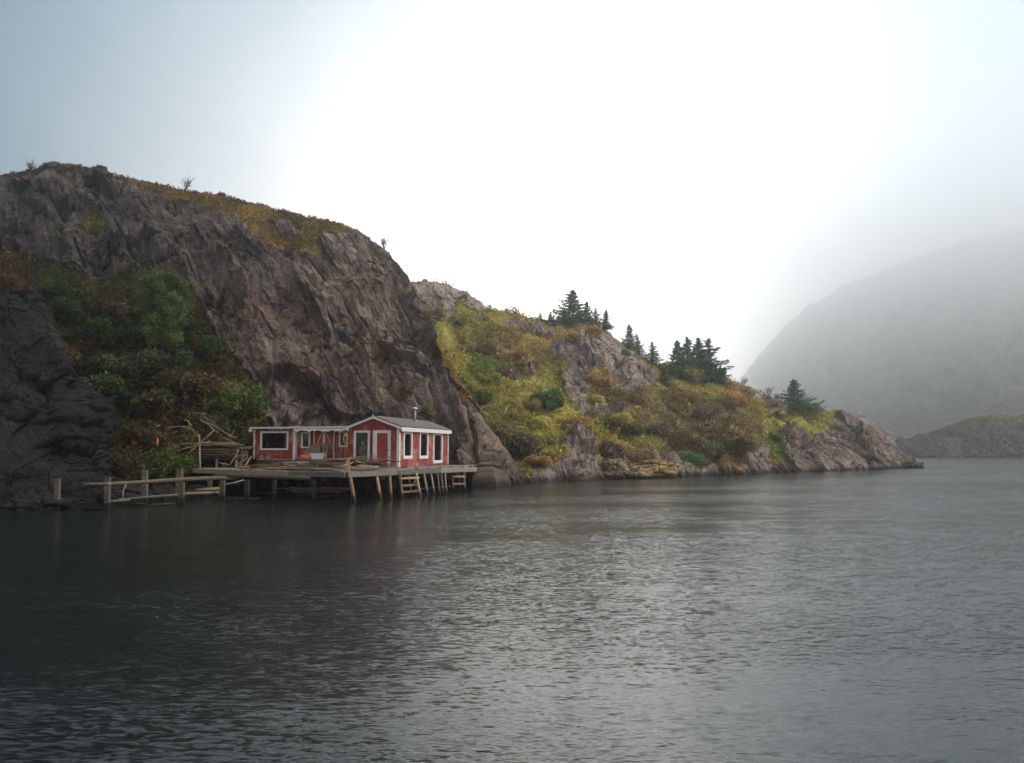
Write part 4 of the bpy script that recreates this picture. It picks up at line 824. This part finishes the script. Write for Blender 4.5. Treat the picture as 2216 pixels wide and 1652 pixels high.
for x, D in ((1125, 38.5), (1160, 41), (1290, 40), (1355, 41), (1385, 43), (1450, 44), (1100, 43), (900, 40), (820, 42), (700, 43), (980, 42), (600, 44), (1530, 45), (1620, 47)):
    xx, yy = px1(x, 800); p = Wv(xx, yy, D); MB().tube([(p.x, p.y, -.6), (p.x + random.uniform(-.1, .1), p.y, DZ - .08)], .09, 8).build('pile', M['wood_dark'], wharf, True)
# lower brace near the water on the right
a, b_ = Wv(*px1(1590, 838), 41.5), Wv(*px1(1860, 815), 44.5); MB().tube([a, b_], .04, 6).build('lower_brace', M['wood'], wharf)
# ladders hanging on the wharf
def ladder(label, l0, l1, rungs, top, D0, D1, bot):
    t = thing('wharf_ladder', label, 'ladder', (0, 0, 0), 0, 'ladders on the wharf'); t.location = Wv(*px1(l0[0], top), D0 - .12); inv = t.location.copy()
    def q(cx, cy, D): return Wv(*px1(cx, cy), D - .14) - inv
    for (cx, bx), D in ((l0, D0), (l1, D1)): MB().tube([q(cx, top, D), q(bx, bot, D)], .045, 7).build('rail', M['wood'], t)
    for y0_, y1_ in rungs: MB().beam(q(l0[0] + 6, y0_, D0 - .06), q(l1[0] + 22, y1_, D1 - .06), .05, .1, jit=.01).build('rung', M['wood_tan'], t)
ladder('three-rung wooden ladder hung with yellow rope on the wharf front', (1420, 1436), (1562, 1592), ((745, 738), (808, 800), (866, 855)), 690, 38.0, 39.5, 905)
ladder('smaller two-rung ladder at the far right end of the wharf', (1868, 1884), (1966, 1982), ((728, 728), (795, 790)), 690, 42.8, 43.4, 838)
# ropes
def rope(pts, r_, m_, name, label, n=6): o = MB().tube(pts, r_, n).build(name, M[m_], None, True); tag(o, label, 'rope'); return o
rope([Wv(*px1(x, y), 38.95) for x, y in ((1548, 728), (1556, 740), (1545, 765), (1535, 785), (1548, 795), (1556, 770), (1562, 745), (1572, 775), (1566, 795), (1580, 800), (1572, 820), (1562, 812))], .022, 'rope_y', 'rope', 'yellow rope looped over the three-rung ladder')
t = thing('rope_coil', 'coil of yellow rope hanging at the corner between wing and gable', 'rope', L(-.16, -.06, 2.85), HZ)
for k in range(5):
    rr = .2 - .012 * k; MB().tube([(rr * .62 * math.cos(a) + .01 * k, -.02 * k, rr * 1.35 * math.sin(a) - .01 * k) for a in np.linspace(0, 6.4, 26)], .016, 6, False).build('loop', M['rope_y'], t, True)
MB().tube([(0, -.03, -.2), (.03, -.04, -.6), (.01, -.03, -1.0), (.03, -.02, -1.25)], .014, 6).build('tail', M['tan'], t); MB().tube([(.05, -.04, -.22), (.13, -.05, -.5), (.17, -.05, -.7)], .014, 6).build('tail', M['tan'], t)
rope([Wv(*px1(x, y), 37.6) for x, y in ((1985, 690), (1988, 700), (1982, 720))], .015, 'rope_g', 'rope', 'short rope end over the right end of the wharf')
# corner post standing on the deck
p = E0 + Vector((.05, .25, 0)); o = MB().beam((0, 0, -.1), (-.05, .02, .5), .1, .09, (0, 1, 0)).build('short_post', M['wood_tan']); o.location = (p.x, p.y, DZ); tag(o, 'short weathered post at the front corner of the wharf', 'post')

# ------------------------------------------------------------------ loose boards and logs
protos = {}
def plank_mesh(l, w_, t_, seed, m_):
    random.seed(seed); mb = MB(); n = 4; base = None
    pts = [(-l / 2 + l * k / n, random.uniform(-.02, .02), random.uniform(-.015, .015)) for k in range(n + 1)]
    for k, (x, y, z) in enumerate(pts):
        ww = w_ / 2 * random.uniform(.9, 1.1); mb.v += [(x + random.uniform(-.03, .03), y - ww, z - t_ / 2), (x + random.uniform(-.03, .03), y + ww, z - t_ / 2), (x, y + ww, z + t_ / 2), (x, y - ww, z + t_ / 2)]
        if k: q = 4 * (k - 1); mb.f += [(q + i, q + (i + 1) % 4, q + 4 + (i + 1) % 4, q + 4 + i) for i in range(4)]
    mb.f += [(0, 3, 2, 1), (4 * n, 4 * n + 1, 4 * n + 2, 4 * n + 3)]; return mb.mesh('board', M[m_])
def log_mesh(l, r_, seed, m_):
    random.seed(seed); pts = [(-l / 2 + l * k / 5, random.uniform(-.03, .03), random.uniform(-.03, .03)) for k in range(6)]
    return MB().tube(pts, [r_ * random.uniform(.8, 1.1) for _ in pts], 9).mesh('log', M[m_], True)
BM = [plank_mesh(2.6, .16, .035, s, m_) for s, m_ in ((1, 'wood'), (2, 'wood_tan'), (3, 'wood'), (4, 'wood_dark'), (5, 'wood_tan'))] + [plank_mesh(1.6, .12, .03, s, m_) for s, m_ in ((6, 'wood'), (7, 'wood_tan'))]
LM = [log_mesh(2.8, .07, 11, 'wood'), log_mesh(3.4, .1, 12, 'wood_dark'), log_mesh(2.2, .11, 13, 'wood'), log_mesh(3.0, .06, 14, 'wood_tan')]
def lay(me, name, p, rz, ry, label, group, s=1, rx=0, cat=None):
    o = link(name, me); o.location = p; o.rotation_euler = (rx, ry, rz); o.scale = (s, 1, 1); tag(o, label, cat or name, group); return o
random.seed(5)
ga = math.atan2((E0 - E2).y, (E0 - E2).x)
# sheets of boards lying on the deck before the wing
for i in range(120):
    f = random.random(); bk = random.uniform(.5, 4.6); p = E2.lerp(E0, .22 + .68 * f) + Vector((-n_l.x, -n_l.y, 0)) * bk
    if (p - HO).dot(UY) > .7 or ((p - HO).dot(UX) > -.5 and (p - HO).dot(UY) > -.6): continue
    hgt = .03 + .6 * random.random() * min(1, bk / 3.2) * min(1, .3 + 1.2 * f)
    lay(random.choice(BM), 'board', (p.x, p.y, DZ + hgt), ga + random.gauss(.1, .14), random.gauss(0, .03), 'weathered board lying loose on the wharf deck before the wing', 'boards lying on the wharf deck', random.uniform(.8, 1.5))
for k, (x, y, D, i, s, l) in enumerate([(780, 1003, 38.6, 1, 1.1, 'thick dark log on top of the deck boards below the double door'), (735, 1008, 38.4, 2, 1.2, 'grey log lying on the deck boards, ending near the corner post'), (660, 1010, 38.8, 1, 1.2, 'long dark log along the deck boards before the big window'), (745, 1015, 37.4, 3, 1.2, 'pale thin log at the front of the deck boards'),
                                     (700, 1003, 39.4, 0, 1.2, 'grey log just before the foot of the wing'), (620, 1016, 39.2, 3, 1.3, 'pale pole across the left part of the deck boards'), (830, 1012, 37.3, 2, .5, 'short split log stub pointing to the gable')]):
    p = Wv(x - 35, y, D); lay(LM[i], 'log', (p.x, p.y, max(p.z, DZ + .09)), ga + .25 + .05 * k % .2, 0, l, 'logs on the wharf deck', s)
for x, y, x2, y2, D, m_, l in [(742, 1012, 760, 990, 37.5, 'wood_tan', 'pale stick jutting up from the deck logs'), (748, 1015, 765, 1000, 37, 'wood_tan', 'yellowish split stick leaning against the corner post'), (770, 998, 800, 1010, 38, 'wood_tan', 'curved tan branch on the deck before the gable'), (762, 1008, 830, 1006, 39, 'wood_tan', 'pale batten lying at the foot of the gable window'), (770, 1013, 850, 1009, 38.4, 'wood', 'grey batten lying before the shed door'), (775, 1017, 860, 1012, 38, 'wood_tan', 'tan batten at the deck edge before the door'),
                              (531, 1008, 545, 988, 41, 'wood_tan', 'stick propped up at the left foot of the wing'), (520, 1010, 528, 985, 41.2, 'wood', 'grey stick standing left of the wing')]:
    a, b_ = Wv(x, y, D), Wv(x2, y2, D + .2); c = (a + b_) / 2; c.z += .05; c0 = Vector(c); o = MB().tube([a - c0, Vector((0, 0, 0)), b_ - c0], [.035, .03, .022], 6).build('stick', M[m_]); o.location = c0; tag(o, l, 'stick', 'loose sticks on the wharf')
# board pile on trestle left of the shed
def px8(cx, cy): return ((340 + cx * .1354) / 1.1282, (1000 + cy * .1354) / 1.1282)
tr = thing('trestle', 'dark pole trestle under the board pile left of the shed', 'trestle', (0, 0, 0))
for cx in (1100, 1400, 1750, 900):
    a = Wv(*px8(cx, 900), 43); MB().tube([(a.x, a.y, .3), (a.x, a.y, 1.95)], .07, 8).build('leg', M['wood'], tr)
    MB().tube([(a.x, a.y + 1.1, .3), (a.x, a.y + 1.1, 1.9)], .07, 8).build('leg', M['wood_dark'], tr)
a, b_ = Wv(*px8(860, 890), 43), Wv(*px8(1850, 880), 43); MB().tube([a, b_], .08, 8).build('bearer', M['wood_dark'], tr); MB().tube([a + Vector((0, 1.1, 0)), b_ + Vector((0, 1.1, 0))], .08, 8).build('bearer', M['wood_dark'], tr)
for i in range(95):
    r_ = random.random(); cy = 590 + r_ * 280; cx = 1330 + random.gauss(0, 130) - (120 if r_ < .4 else 0); D = 43 + random.uniform(-.25, 1.3); p = Wv(*px8(cx, cy), D)
    me = random.choice([BM[3], BM[3], LM[1], BM[0]] if r_ > .3 else [BM[1], BM[4], BM[0], BM[2]])
    lay(me, 'board', p, random.gauss(-.04, .08), random.gauss(-.02, .035), 'weathered board in the high pile left of the shed', 'boards in the pile left of the shed', random.uniform(.7, 1.1))
for x, y, x2, y2, D, r_, l in [(820, 855, 1345, 370, 42.2, .07, 'long grey pole leaning diagonally across the board pile'), (680, 760, 1285, 560, 42.4, .05, 'pale pole sticking out of the pile to the lower left'), (1100, 170, 1420, 420, 44.5, .05, 'driftwood branch above the board pile, upper end'), (1130, 90, 1480, 360, 45, .04, 'thin pale branch slanting above the board pile'), (1200, 220, 1750, 520, 44.8, .04, 'long thin branch slanting down to the wing'), (1510, 500, 1720, 600, 43.6, .04, 'short pale branch at the right top of the pile'),
                              (1640, 500, 1710, 380, 44, .03, 'twig standing up behind the right end of the pile'), (900, 50, 905, 240, 45.5, .03, 'thin upright stick in the scrub above the pile'), (930, 55, 1200, 70, 45.5, .03, 'level branch in the scrub above the pile'), (150, 350, 380, 290, 45, .05, 'pale log lying in the scrub left of the pile'), (540, 450, 690, 390, 44.6, .05, 'bleached log stub in the scrub'), (450, 445, 485, 430, 44.5, .06, 'bleached short chunk beside the log stub'), (860, 330, 980, 355, 44.6, .045, 'bleached stick above the left end of the pile'),
                              (480, 320, 850, 310, 45, .05, 'brown log lying level in the scrub'), (1440, 960, 1640, 1000, 42.2, .035, 'broken branch under the right end of the pile'), (1480, 980, 1550, 1030, 42, .03, 'short grey stick under the board pile'), (1630, 1000, 1800, 720, 42.3, .04, 'dark branch propping the right end of the pile'), (1760, 1000, 1960, 870, 42.1, .04, 'pale branch leaning toward the wing corner')]:
    a, b_ = Wv(*px8(x, y), D), Wv(*px8(x2, y2), D + .15); c0 = (a + b_) / 2; n = 4
    r_ *= .62
    pts = [a.lerp(b_, k / n) - c0 + Vector((0, 0, random.uniform(-.04, .04))) for k in range(n + 1)]
    o = MB().tube(pts, [r_, r_, r_ * .9, r_ * .85, r_ * .7], 7).build('driftwood', M['wood_tan' if 'pale' in l or 'bleached' in l else 'wood'], None, True); o.location = c0; tag(o, l, 'driftwood', 'driftwood poles round the board pile')
pts = [Wv(*px8(x, y), 44.8) for x, y in ((810, 190), (860, 200), (895, 235), (905, 262), (885, 290))]; o = MB().tube([q - pts[2] for q in pts], [.04, .04, .035, .03, .02], 6).build('driftwood', M['wood_tan'], None, True); o.location = pts[2]; tag(o, 'hooked bleached branch in the scrub above the pile', 'driftwood', 'driftwood poles round the board pile')
p = Wv(*px8(325, 585), 41.4); o = MB().lathe([(0, -.21), (.04, -.2), (.06, -.08), (.06, .05), (.04, .13), (.02, .18), (0, .19)], 12).build('orange_buoy', M['orange'], None, True); o.location = p; tag(o, 'small orange buoy in the dark scrub left of the board pile', 'buoy')
o = MB().tube([Wv(*px8(1090, 1190), 42.5) - Wv(*px8(1090, 1190), 42.5), Wv(*px8(1090, 800), 42.5) - Wv(*px8(1090, 1190), 42.5), Wv(*px8(1085, 450), 42.5) - Wv(*px8(1090, 1190), 42.5)], [.06, .05, .03], 8).build('pole', M['wood']); o.location = Wv(*px8(1090, 1190), 42.5); tag(o, 'thin upright pole before the board pile', 'pole')

# items on the porch
t = thing('wash_stand', 'grey board stand with a hole, holding a white basin, before the double door', 'stand', L(-2.05, .75, 1.7), HZ)
mb = MB(); [mb.box(-.62, .0, -.2, -.17, .4 + .13 * k, .51 + .13 * k, .006) for k in range(3)]; mb.box(.0, .12, -.2, -.17, .37, .84, .006); mb.box(.12, .56, -.2, -.17, .75, .86, .006); mb.box(.12, .56, -.2, -.17, .37, .44, .006); mb.box(.44, .56, -.2, -.17, .44, .75, .006); mb.build('front_board', M['wood'], t)
MB().box(-.64, .6, -.22, .2, .86, .89, .006).build('top', M['wood'], t)
for x0_, x1_ in ((-.5, -.36), (.4, .52)): MB().beam((x0_, -.16, .4), (x0_ + .07, -.14, .0), .05, .05).build('leg', M['white'], t); MB().beam((x1_, .15, .8), (x1_, .14, .0), .05, .05).build('leg', M['wood'], t)
mb = MB(); V = [(-.42, -.28, .3), (.4, -.28, .3), (.4, .0, .3), (-.42, .0, .3), (-.32, -.24, .02), (.3, -.24, .02), (.3, -.03, .02), (-.32, -.03, .02)]; mb.add(V, [(0, 4, 5, 1), (1, 5, 6, 2), (2, 6, 7, 3), (3, 7, 4, 0), (4, 7, 6, 5)]); mb.box(-.45, .43, -.3, -.27, .28, .34)
o = mb.build('basin', M['enamel']); o.location = L(-2.05, .68, 1.72); o.rotation_euler.z = HZ; tag(o, 'white enamel basin under the grey board stand', 'basin')
n = 24; u = np.linspace(0, 2 * np.pi, n, endpoint=False); v = np.linspace(-.5, .5, 12) * np.pi; U, Vv = np.meshgrid(u, v); P = np.stack([np.cos(U) * np.cos(Vv) * .42, np.sin(U) * np.cos(Vv) * .25, np.sin(Vv) * .2], -1); P *= (1 + .5 * fbm(P * 5, 3))[..., None]
idx = np.arange(n * 12).reshape(12, n); i2 = np.roll(idx, -1, 1); o = link('tarpaulin', np_mesh('tarpaulin', P.reshape(-1, 3), np.stack([idx[:-1], i2[:-1], i2[1:], idx[1:]], -1).reshape(-1, 4), M['orange'], True)); o.location = L(-2.75, .55, 1.78); tag(o, 'crumpled orange tarpaulin on the boards left of the basin', 'tarpaulin')
# T-shaped mast on the cliff
p0 = Wv(812, 838, 51.3); pt = Wv(812, 744, 51.3); t = thing('mast', 'thin rusty T-shaped mast standing against the cliff above the shed', 'mast', p0 - Vector((0, 0, 3.2)))
MB().tube([(0, 0, 0), (0, 0, pt.z - p0.z + 3.2)], .028, 6).build('pole', M['iron'], t); h_ = pt.z - p0.z + 3.2; MB().tube([(-.95, 0, h_), (1.0, 0, h_ - .02)], .025, 6).build('crossbar', M['iron'], t)

# ------------------------------------------------------------------ log rail and floating poles at the left
def px5(cx, cy): return ((100 + cx * .2708) / 1.1282, (1050 + cy * .2708) / 1.1282)
lr = thing('log_rail', 'long log rail on squared posts standing in the water left of the wharf', 'rail', (0, 0, 0))
def posted(cx, ytop, ybot, D, w_, parent, m_='post', name='post'):
    w_ *= .8
    a, b_ = Wv(*px5(cx, ytop), D), Wv(*px5(cx, ybot), D); b_.z = min(b_.z, 0) - .5
    return MB().beam(b_, a, w_, w_ * .9, (0, 1, 0), jit=.012).build(name, M[m_], parent)
for cx, yt, yb, w_ in ((600, 505, 715, .2), (1270, 470, 662, .24), (1635, 455, 622, .27), (1858, 455, 603, .25), (2105, 450, 590, .17)):
    x, y = px5(cx, yb); posted(cx, yt, yb, min(Dwater(y), 36.3), w_, lr)
x, y = px1(672, 880); posted((x * 1.1282 - 100) / .2708, 450, 590, 36.3, .2, lr)
pts = [Wv(*px5(cx, cy), D) for cx, cy, D in ((380, 490, 30.2), (600, 488, 30.8), (950, 468, 32.6), (1290, 445, 34.0), (1640, 432, 35.6), (1800, 428, 36.0))]
MB().tube(pts, [.06, .07, .08, .09, .1, .1], 10).build('rail_log', M['post'], lr, True)
pts = [Wv(*px5(cx, cy), D) for cx, cy, D in ((1560, 412, 35.5), (1900, 416, 36.0), (2200, 428, 36.1), (2430, 436, 36.0))]
MB().tube(pts, [.08, .1, .11, .1], 10).build('rail_log', M['post'], lr, True)
for cx, yt, yb, D, w_, l in ((150, 440, 680, 30.9, .22, 'leftmost grey post, alone before the dark rock'), (938, 365, 660, 33.8, .26, 'tall square post behind the log rail, left of two'), (1250, 350, 640, 35.2, .3, 'tall square post behind the log rail, right of two'), (605, 425, 620, 32.5, .22, 'dark post just behind the left end of the log rail'), (1525, 455, 540, 38.8, .22, 'short post behind the rail near the deck end')):
    posted(cx, yt, yb, D, w_, None); o = bpy.context.scene.objects[-1]; tag(o, l, 'post', 'posts behind the log rail'); 
def pole(c, r_, l, m_='wood', g='poles floating and lying along the left shore'):
    P = [Wv(*px5(cx, cy), Dwater(px5(cx, cy)[1]) if D is None else D) for cx, cy, D in c]; c0 = sum(P, Vector()) / len(P)
    P = [q - c0 for q in P]; o = MB().tube(P, r_, 8).build('pole', M[m_], None, True); o.location = c0; tag(o, l, 'pole', g)
pole([(610, 648, 31.5), (800, 632, 32.2)], .06, 'pale pole lying low right of the front rail post')
pole([(700, 630, 32.4), (980, 606, 33.5), (1250, 584, 34.6)], .06, 'long pole between the first and third rail posts')
pole([(1290, 576, 35), (1600, 566, 36.6)], .07, 'pole reaching from the third to the fourth rail post')
pole([(1400, 545, 36.9), (1610, 530, 37.4)], .08, 'short thick pole above the fourth post foot', 'wood_tan')
pole([(930, 682, 32.6), (1210, 664, 33.2)], .05, 'thin pale pole floating before the third post', 'wood_tan')
pole([(810, 672, 32.8), (940, 664, 33.0)], .05, 'short pole floating beside the second tall post', 'wood_tan')
pole([(380, 712, 30.4), (620, 706, 30.8)], .05, 'dark pole floating by the front rail post', 'wood_dark')
pole([(560, 740, 30.1), (780, 722, 30.6)], .045, 'submerged dark pole nearest the viewer', 'wood_dark')
pole([(1660, 622, 37.0), (1975, 617, 37.4)], .06, 'pale pole lying at the feet of the right rail posts', 'wood_tan')
pole([(1700, 664, 35.6), (2020, 662, 36)], .05, 'dark pole floating before the right rail posts', 'wood_dark')
pole([(1970, 566, 39.5), (2140, 582, 39.2)], .05, 'grey pole in the dark under the deck end')
pole([(180, 668, 32.2), (470, 660, 32.8)], .04, 'thin reddish pole along the foot of the dark rock', 'wood_dark')
rope([Wv(*px5(x, y), D) for x, y, D in ((765, 470, 31.6), (762, 505, 31.5), (745, 540, 31.5), (738, 580, 31.5), (742, 618, 31.5))], .022, 'rope_g', 'rope', 'frayed grey rope dangling from the log rail')
rope([Wv(*px5(x, y), D) for x, y, D in ((600, 470, 30.68), (622, 484, 30.68), (620, 505, 30.68), (600, 515, 30.7))], .02, 'rope_g', 'rope', 'rope lashing round the front rail post')
rope([Wv(*px5(x, y), D) for x, y, D in ((1665, 490, 37.2), (1750, 475, 37.5), (1830, 450, 37.8))], .022, 'rope_g', 'rope', 'slack line between the two right rail posts')
# stack of slabs under the deck
for i in range(16):
    cy = 832 + (i % 5) * 18 + random.uniform(-4, 4); cx = random.uniform(590, 760) + (20 if cy > 880 else 0); p = Wv(*px1(cx, cy), 38.2 + .25 * (i // 5) + random.uniform(-.1, .1))
    lay(BM[i % 5], 'board', p, random.gauss(.05, .08), random.gauss(-.02, .03), 'pale slab board in the stack under the wharf deck', 'slab boards under the deck', random.uniform(.8, 1.15))

# ------------------------------------------------------------------ water
m, nt, b = mat('harbour_water'); lk = nt.links.new
b.inputs['Base Color'].default_value = (.006, .010, .011, 1); b.inputs['IOR'].default_value = 1.4; b.inputs['Roughness'].default_value = .17
geo = N(nt, 'ShaderNodeNewGeometry')
def wmap(sx, sy, rz):
    q = N(nt, 'ShaderNodeMapping'); q.inputs['Scale'].default_value = (sx, sy, 1); q.inputs['Rotation'].default_value = (0, 0, rz); lk(geo.outputs['Position'], q.inputs[0]); return q.outputs[0]
def cn(detail, rough, vec, k, dist=0, g=None):
    n = N(nt, 'ShaderNodeTexNoise'); n.inputs['Scale'].default_value = 1; n.inputs['Detail'].default_value = detail; n.inputs['Roughness'].default_value = rough; n.inputs['Distortion'].default_value = dist; lk(vec, n.inputs['Vector'])
    q = N(nt, 'ShaderNodeVectorMath', operation='SUBTRACT'); lk(n.outputs[1], q.inputs[0]); q.inputs[1].default_value = (.5, .5, .5)
    r = N(nt, 'ShaderNodeVectorMath', operation='MULTIPLY'); lk(q.outputs[0], r.inputs[0]); r.inputs[1].default_value = (k * .6, k, 0)
    if g is None: return r.outputs[0]
    t = N(nt, 'ShaderNodeVectorMath', operation='SCALE'); lk(r.outputs[0], t.inputs[0]); lk(g, t.inputs['Scale']); return t.outputs[0]
gust = ramp(nt, noise(nt, 1, 3, .5, wmap(.045, .11, .25), 1.0), [(.38, (.28, .28, .28)), (.62, (1.35, 1.35, 1.35))])
vs_ = [cn(2, .5, wmap(.6, 1.9, .12), .10, .3), cn(3, .6, wmap(5, 18, -.1), .6, .5, gust), cn(2, .6, wmap(13, 36, .15), .5, 0, gust)]
acc = None
for q_ in vs_:
    if acc is None: acc = q_
    else: ad = N(nt, 'ShaderNodeVectorMath', operation='ADD'); lk(acc, ad.inputs[0]); lk(q_, ad.inputs[1]); acc = ad.outputs[0]
ad = N(nt, 'ShaderNodeVectorMath', operation='ADD'); lk(acc, ad.inputs[0]); ad.inputs[1].default_value = (0, 0, 1)
nn = N(nt, 'ShaderNodeVectorMath', operation='NORMALIZE'); lk(ad.outputs[0], nn.inputs[0]); lk(nn.outputs[0], b.inputs['Normal'])
me = bpy.data.meshes.new('water'); me.from_pydata([(-440, -25, 0), (1290, -25, 0), (1290, 1385, 0), (-440, 1385, 0)], [], [(0, 1, 2, 3)]); me.materials.append(m)
tag(link('water', me), kind='structure')

# ------------------------------------------------------------------ haze
mb = MB().box(-450, 1300, -30, 1390, -2, 340); hz = bpy.data.materials.new('haze'); hz.use_nodes = True; nt = hz.node_tree
for n in list(nt.nodes):
    if n.type == 'BSDF_PRINCIPLED': nt.nodes.remove(n)
pv = N(nt, 'ShaderNodeVolumePrincipled'); pv.inputs['Color'].default_value = (.985, .993, 1, 1); pv.inputs['Density'].default_value = .0010; pv.inputs['Anisotropy'].default_value = .8
nt.links.new(pv.outputs[0], nt.nodes['Material Output'].inputs['Volume'])
o = mb.build('haze', hz); tag(o, kind='stuff')
fb = hz.copy(); fb.name = 'fog'; [n for n in fb.node_tree.nodes if n.type == 'PRINCIPLED_VOLUME'][0].inputs['Density'].default_value = .0029
o = MB().box(215, 1280, 345, 1380, .6, 325).build('fog_bank', fb); tag(o, 'thick fog bank swallowing the upper slopes of the far mountain', 'fog', kind='stuff')

# ------------------------------------------------------------------ sky and sun
w = bpy.data.worlds.new('World'); sc.world = w; w.use_nodes = True; nt = w.node_tree; nt.nodes.clear(); lk = nt.links.new
tc = N(nt, 'ShaderNodeTexCoord'); SUN_EL, SUN_AZ = math.radians(11), math.radians(3)
Ld = Vector((math.sin(SUN_AZ) * math.cos(SUN_EL), math.cos(SUN_AZ) * math.cos(SUN_EL), math.sin(SUN_EL)))
dt = N(nt, 'ShaderNodeVectorMath', operation='DOT_PRODUCT'); nrm = N(nt, 'ShaderNodeVectorMath', operation='NORMALIZE'); lk(tc.outputs['Generated'], nrm.inputs[0]); lk(nrm.outputs[0], dt.inputs[0]); dt.inputs[1].default_value = Ld
ac = N(nt, 'ShaderNodeMath', operation='ARCCOSINE'); lk(dt.outputs['Value'], ac.inputs[0])
nz = noise(nt, 1.6, 4, .55, tc.outputs['Generated']); ma = N(nt, 'ShaderNodeMath', operation='MULTIPLY_ADD'); lk(nz, ma.inputs[0]); ma.inputs[1].default_value = .26; lk(ac.outputs[0], ma.inputs[2])
mr = N(nt, 'ShaderNodeMath', operation='DIVIDE'); lk(ma.outputs[0], mr.inputs[0]); mr.inputs[1].default_value = math.pi
d_ = lambda deg: math.radians(deg) / math.pi + .13 / math.pi
sky = ramp(nt, mr.outputs[0], [(0, (3.1, 3.02, 2.88)), (d_(9), (2.2, 2.16, 2.08)), (d_(15), (1.4, 1.4, 1.36)), (d_(21), (.9, .93, .94)), (d_(28), (.5, .6, .67)), (d_(35), (.24, .38, .49)), (d_(42), (.06, .2, .33)), (d_(52), (.22, .27, .32)), (d_(75), (.6, .6, .6)), (1, (.46, .45, .44))], 'LINEAR')
sx_ = N(nt, 'ShaderNodeSeparateXYZ'); lk(nrm.outputs[0], sx_.inputs[0]); side = ramp(nt, sx_.outputs[0], [(0, (.45, .45, .45)), (1, (1, 1, 1))])
mrx = N(nt, 'ShaderNodeMapRange'); lk(sx_.outputs[0], mrx.inputs[0]); mrx.inputs[1].default_value = -.6; mrx.inputs[2].default_value = .35; mrx.inputs[3].default_value = .35; mrx.inputs[4].default_value = 1.0
sky = mixc(nt, 1.0, sky, mrx.outputs[0], 'MULTIPLY')
st = N(nt, 'ShaderNodeTexSky', sky_type='NISHITA'); st.sun_disc = False; st.sun_elevation = SUN_EL; st.sun_rotation = SUN_AZ
b1 = N(nt, 'ShaderNodeBackground'); b1.inputs[1].default_value = .05; lk(st.outputs[0], b1.inputs[0])
b2 = N(nt, 'ShaderNodeBackground'); b2.inputs[1].default_value = 1.0; lk(sky, b2.inputs[0])
ms = N(nt, 'ShaderNodeMixShader'); ms.inputs[0].default_value = .9; lk(b1.outputs[0], ms.inputs[1]); lk(b2.outputs[0], ms.inputs[2])
ow = N(nt, 'ShaderNodeOutputWorld'); lk(ms.outputs[0], ow.inputs[0])
sl_ = bpy.data.lights.new('sun', 'SUN'); sl_.energy = 1.25; sl_.angle = math.radians(20); sl_.color = (1, .91, .8); so = bpy.data.objects.new('sun', sl_); COL.objects.link(so)
sd_ = Vector((.8, -.08, .58)).normalized(); so.rotation_euler = sd_.to_track_quat('Z', 'Y').to_euler()

# ------------------------------------------------------------------ render settings
sc.view_settings.view_transform = 'Standard'; sc.view_settings.look = 'None'; sc.view_settings.exposure = 1.15; sc.view_settings.gamma = 1
sc.render.engine = 'CYCLES'; c = sc.cycles; c.use_denoising = True; c.denoising_input_passes = 'RGB_ALBEDO_NORMAL'; c.denoising_prefilter = 'ACCURATE'
try: c.denoiser = 'OPENIMAGEDENOISE'
except Exception: pass
c.max_bounces = 8; c.diffuse_bounces = 2; c.glossy_bounces = 3; c.transmission_bounces = 4; c.transparent_max_bounces = 8; c.volume_bounces = 6
c.sample_clamp_indirect = 4; c.caustics_reflective = False; c.caustics_refractive = False
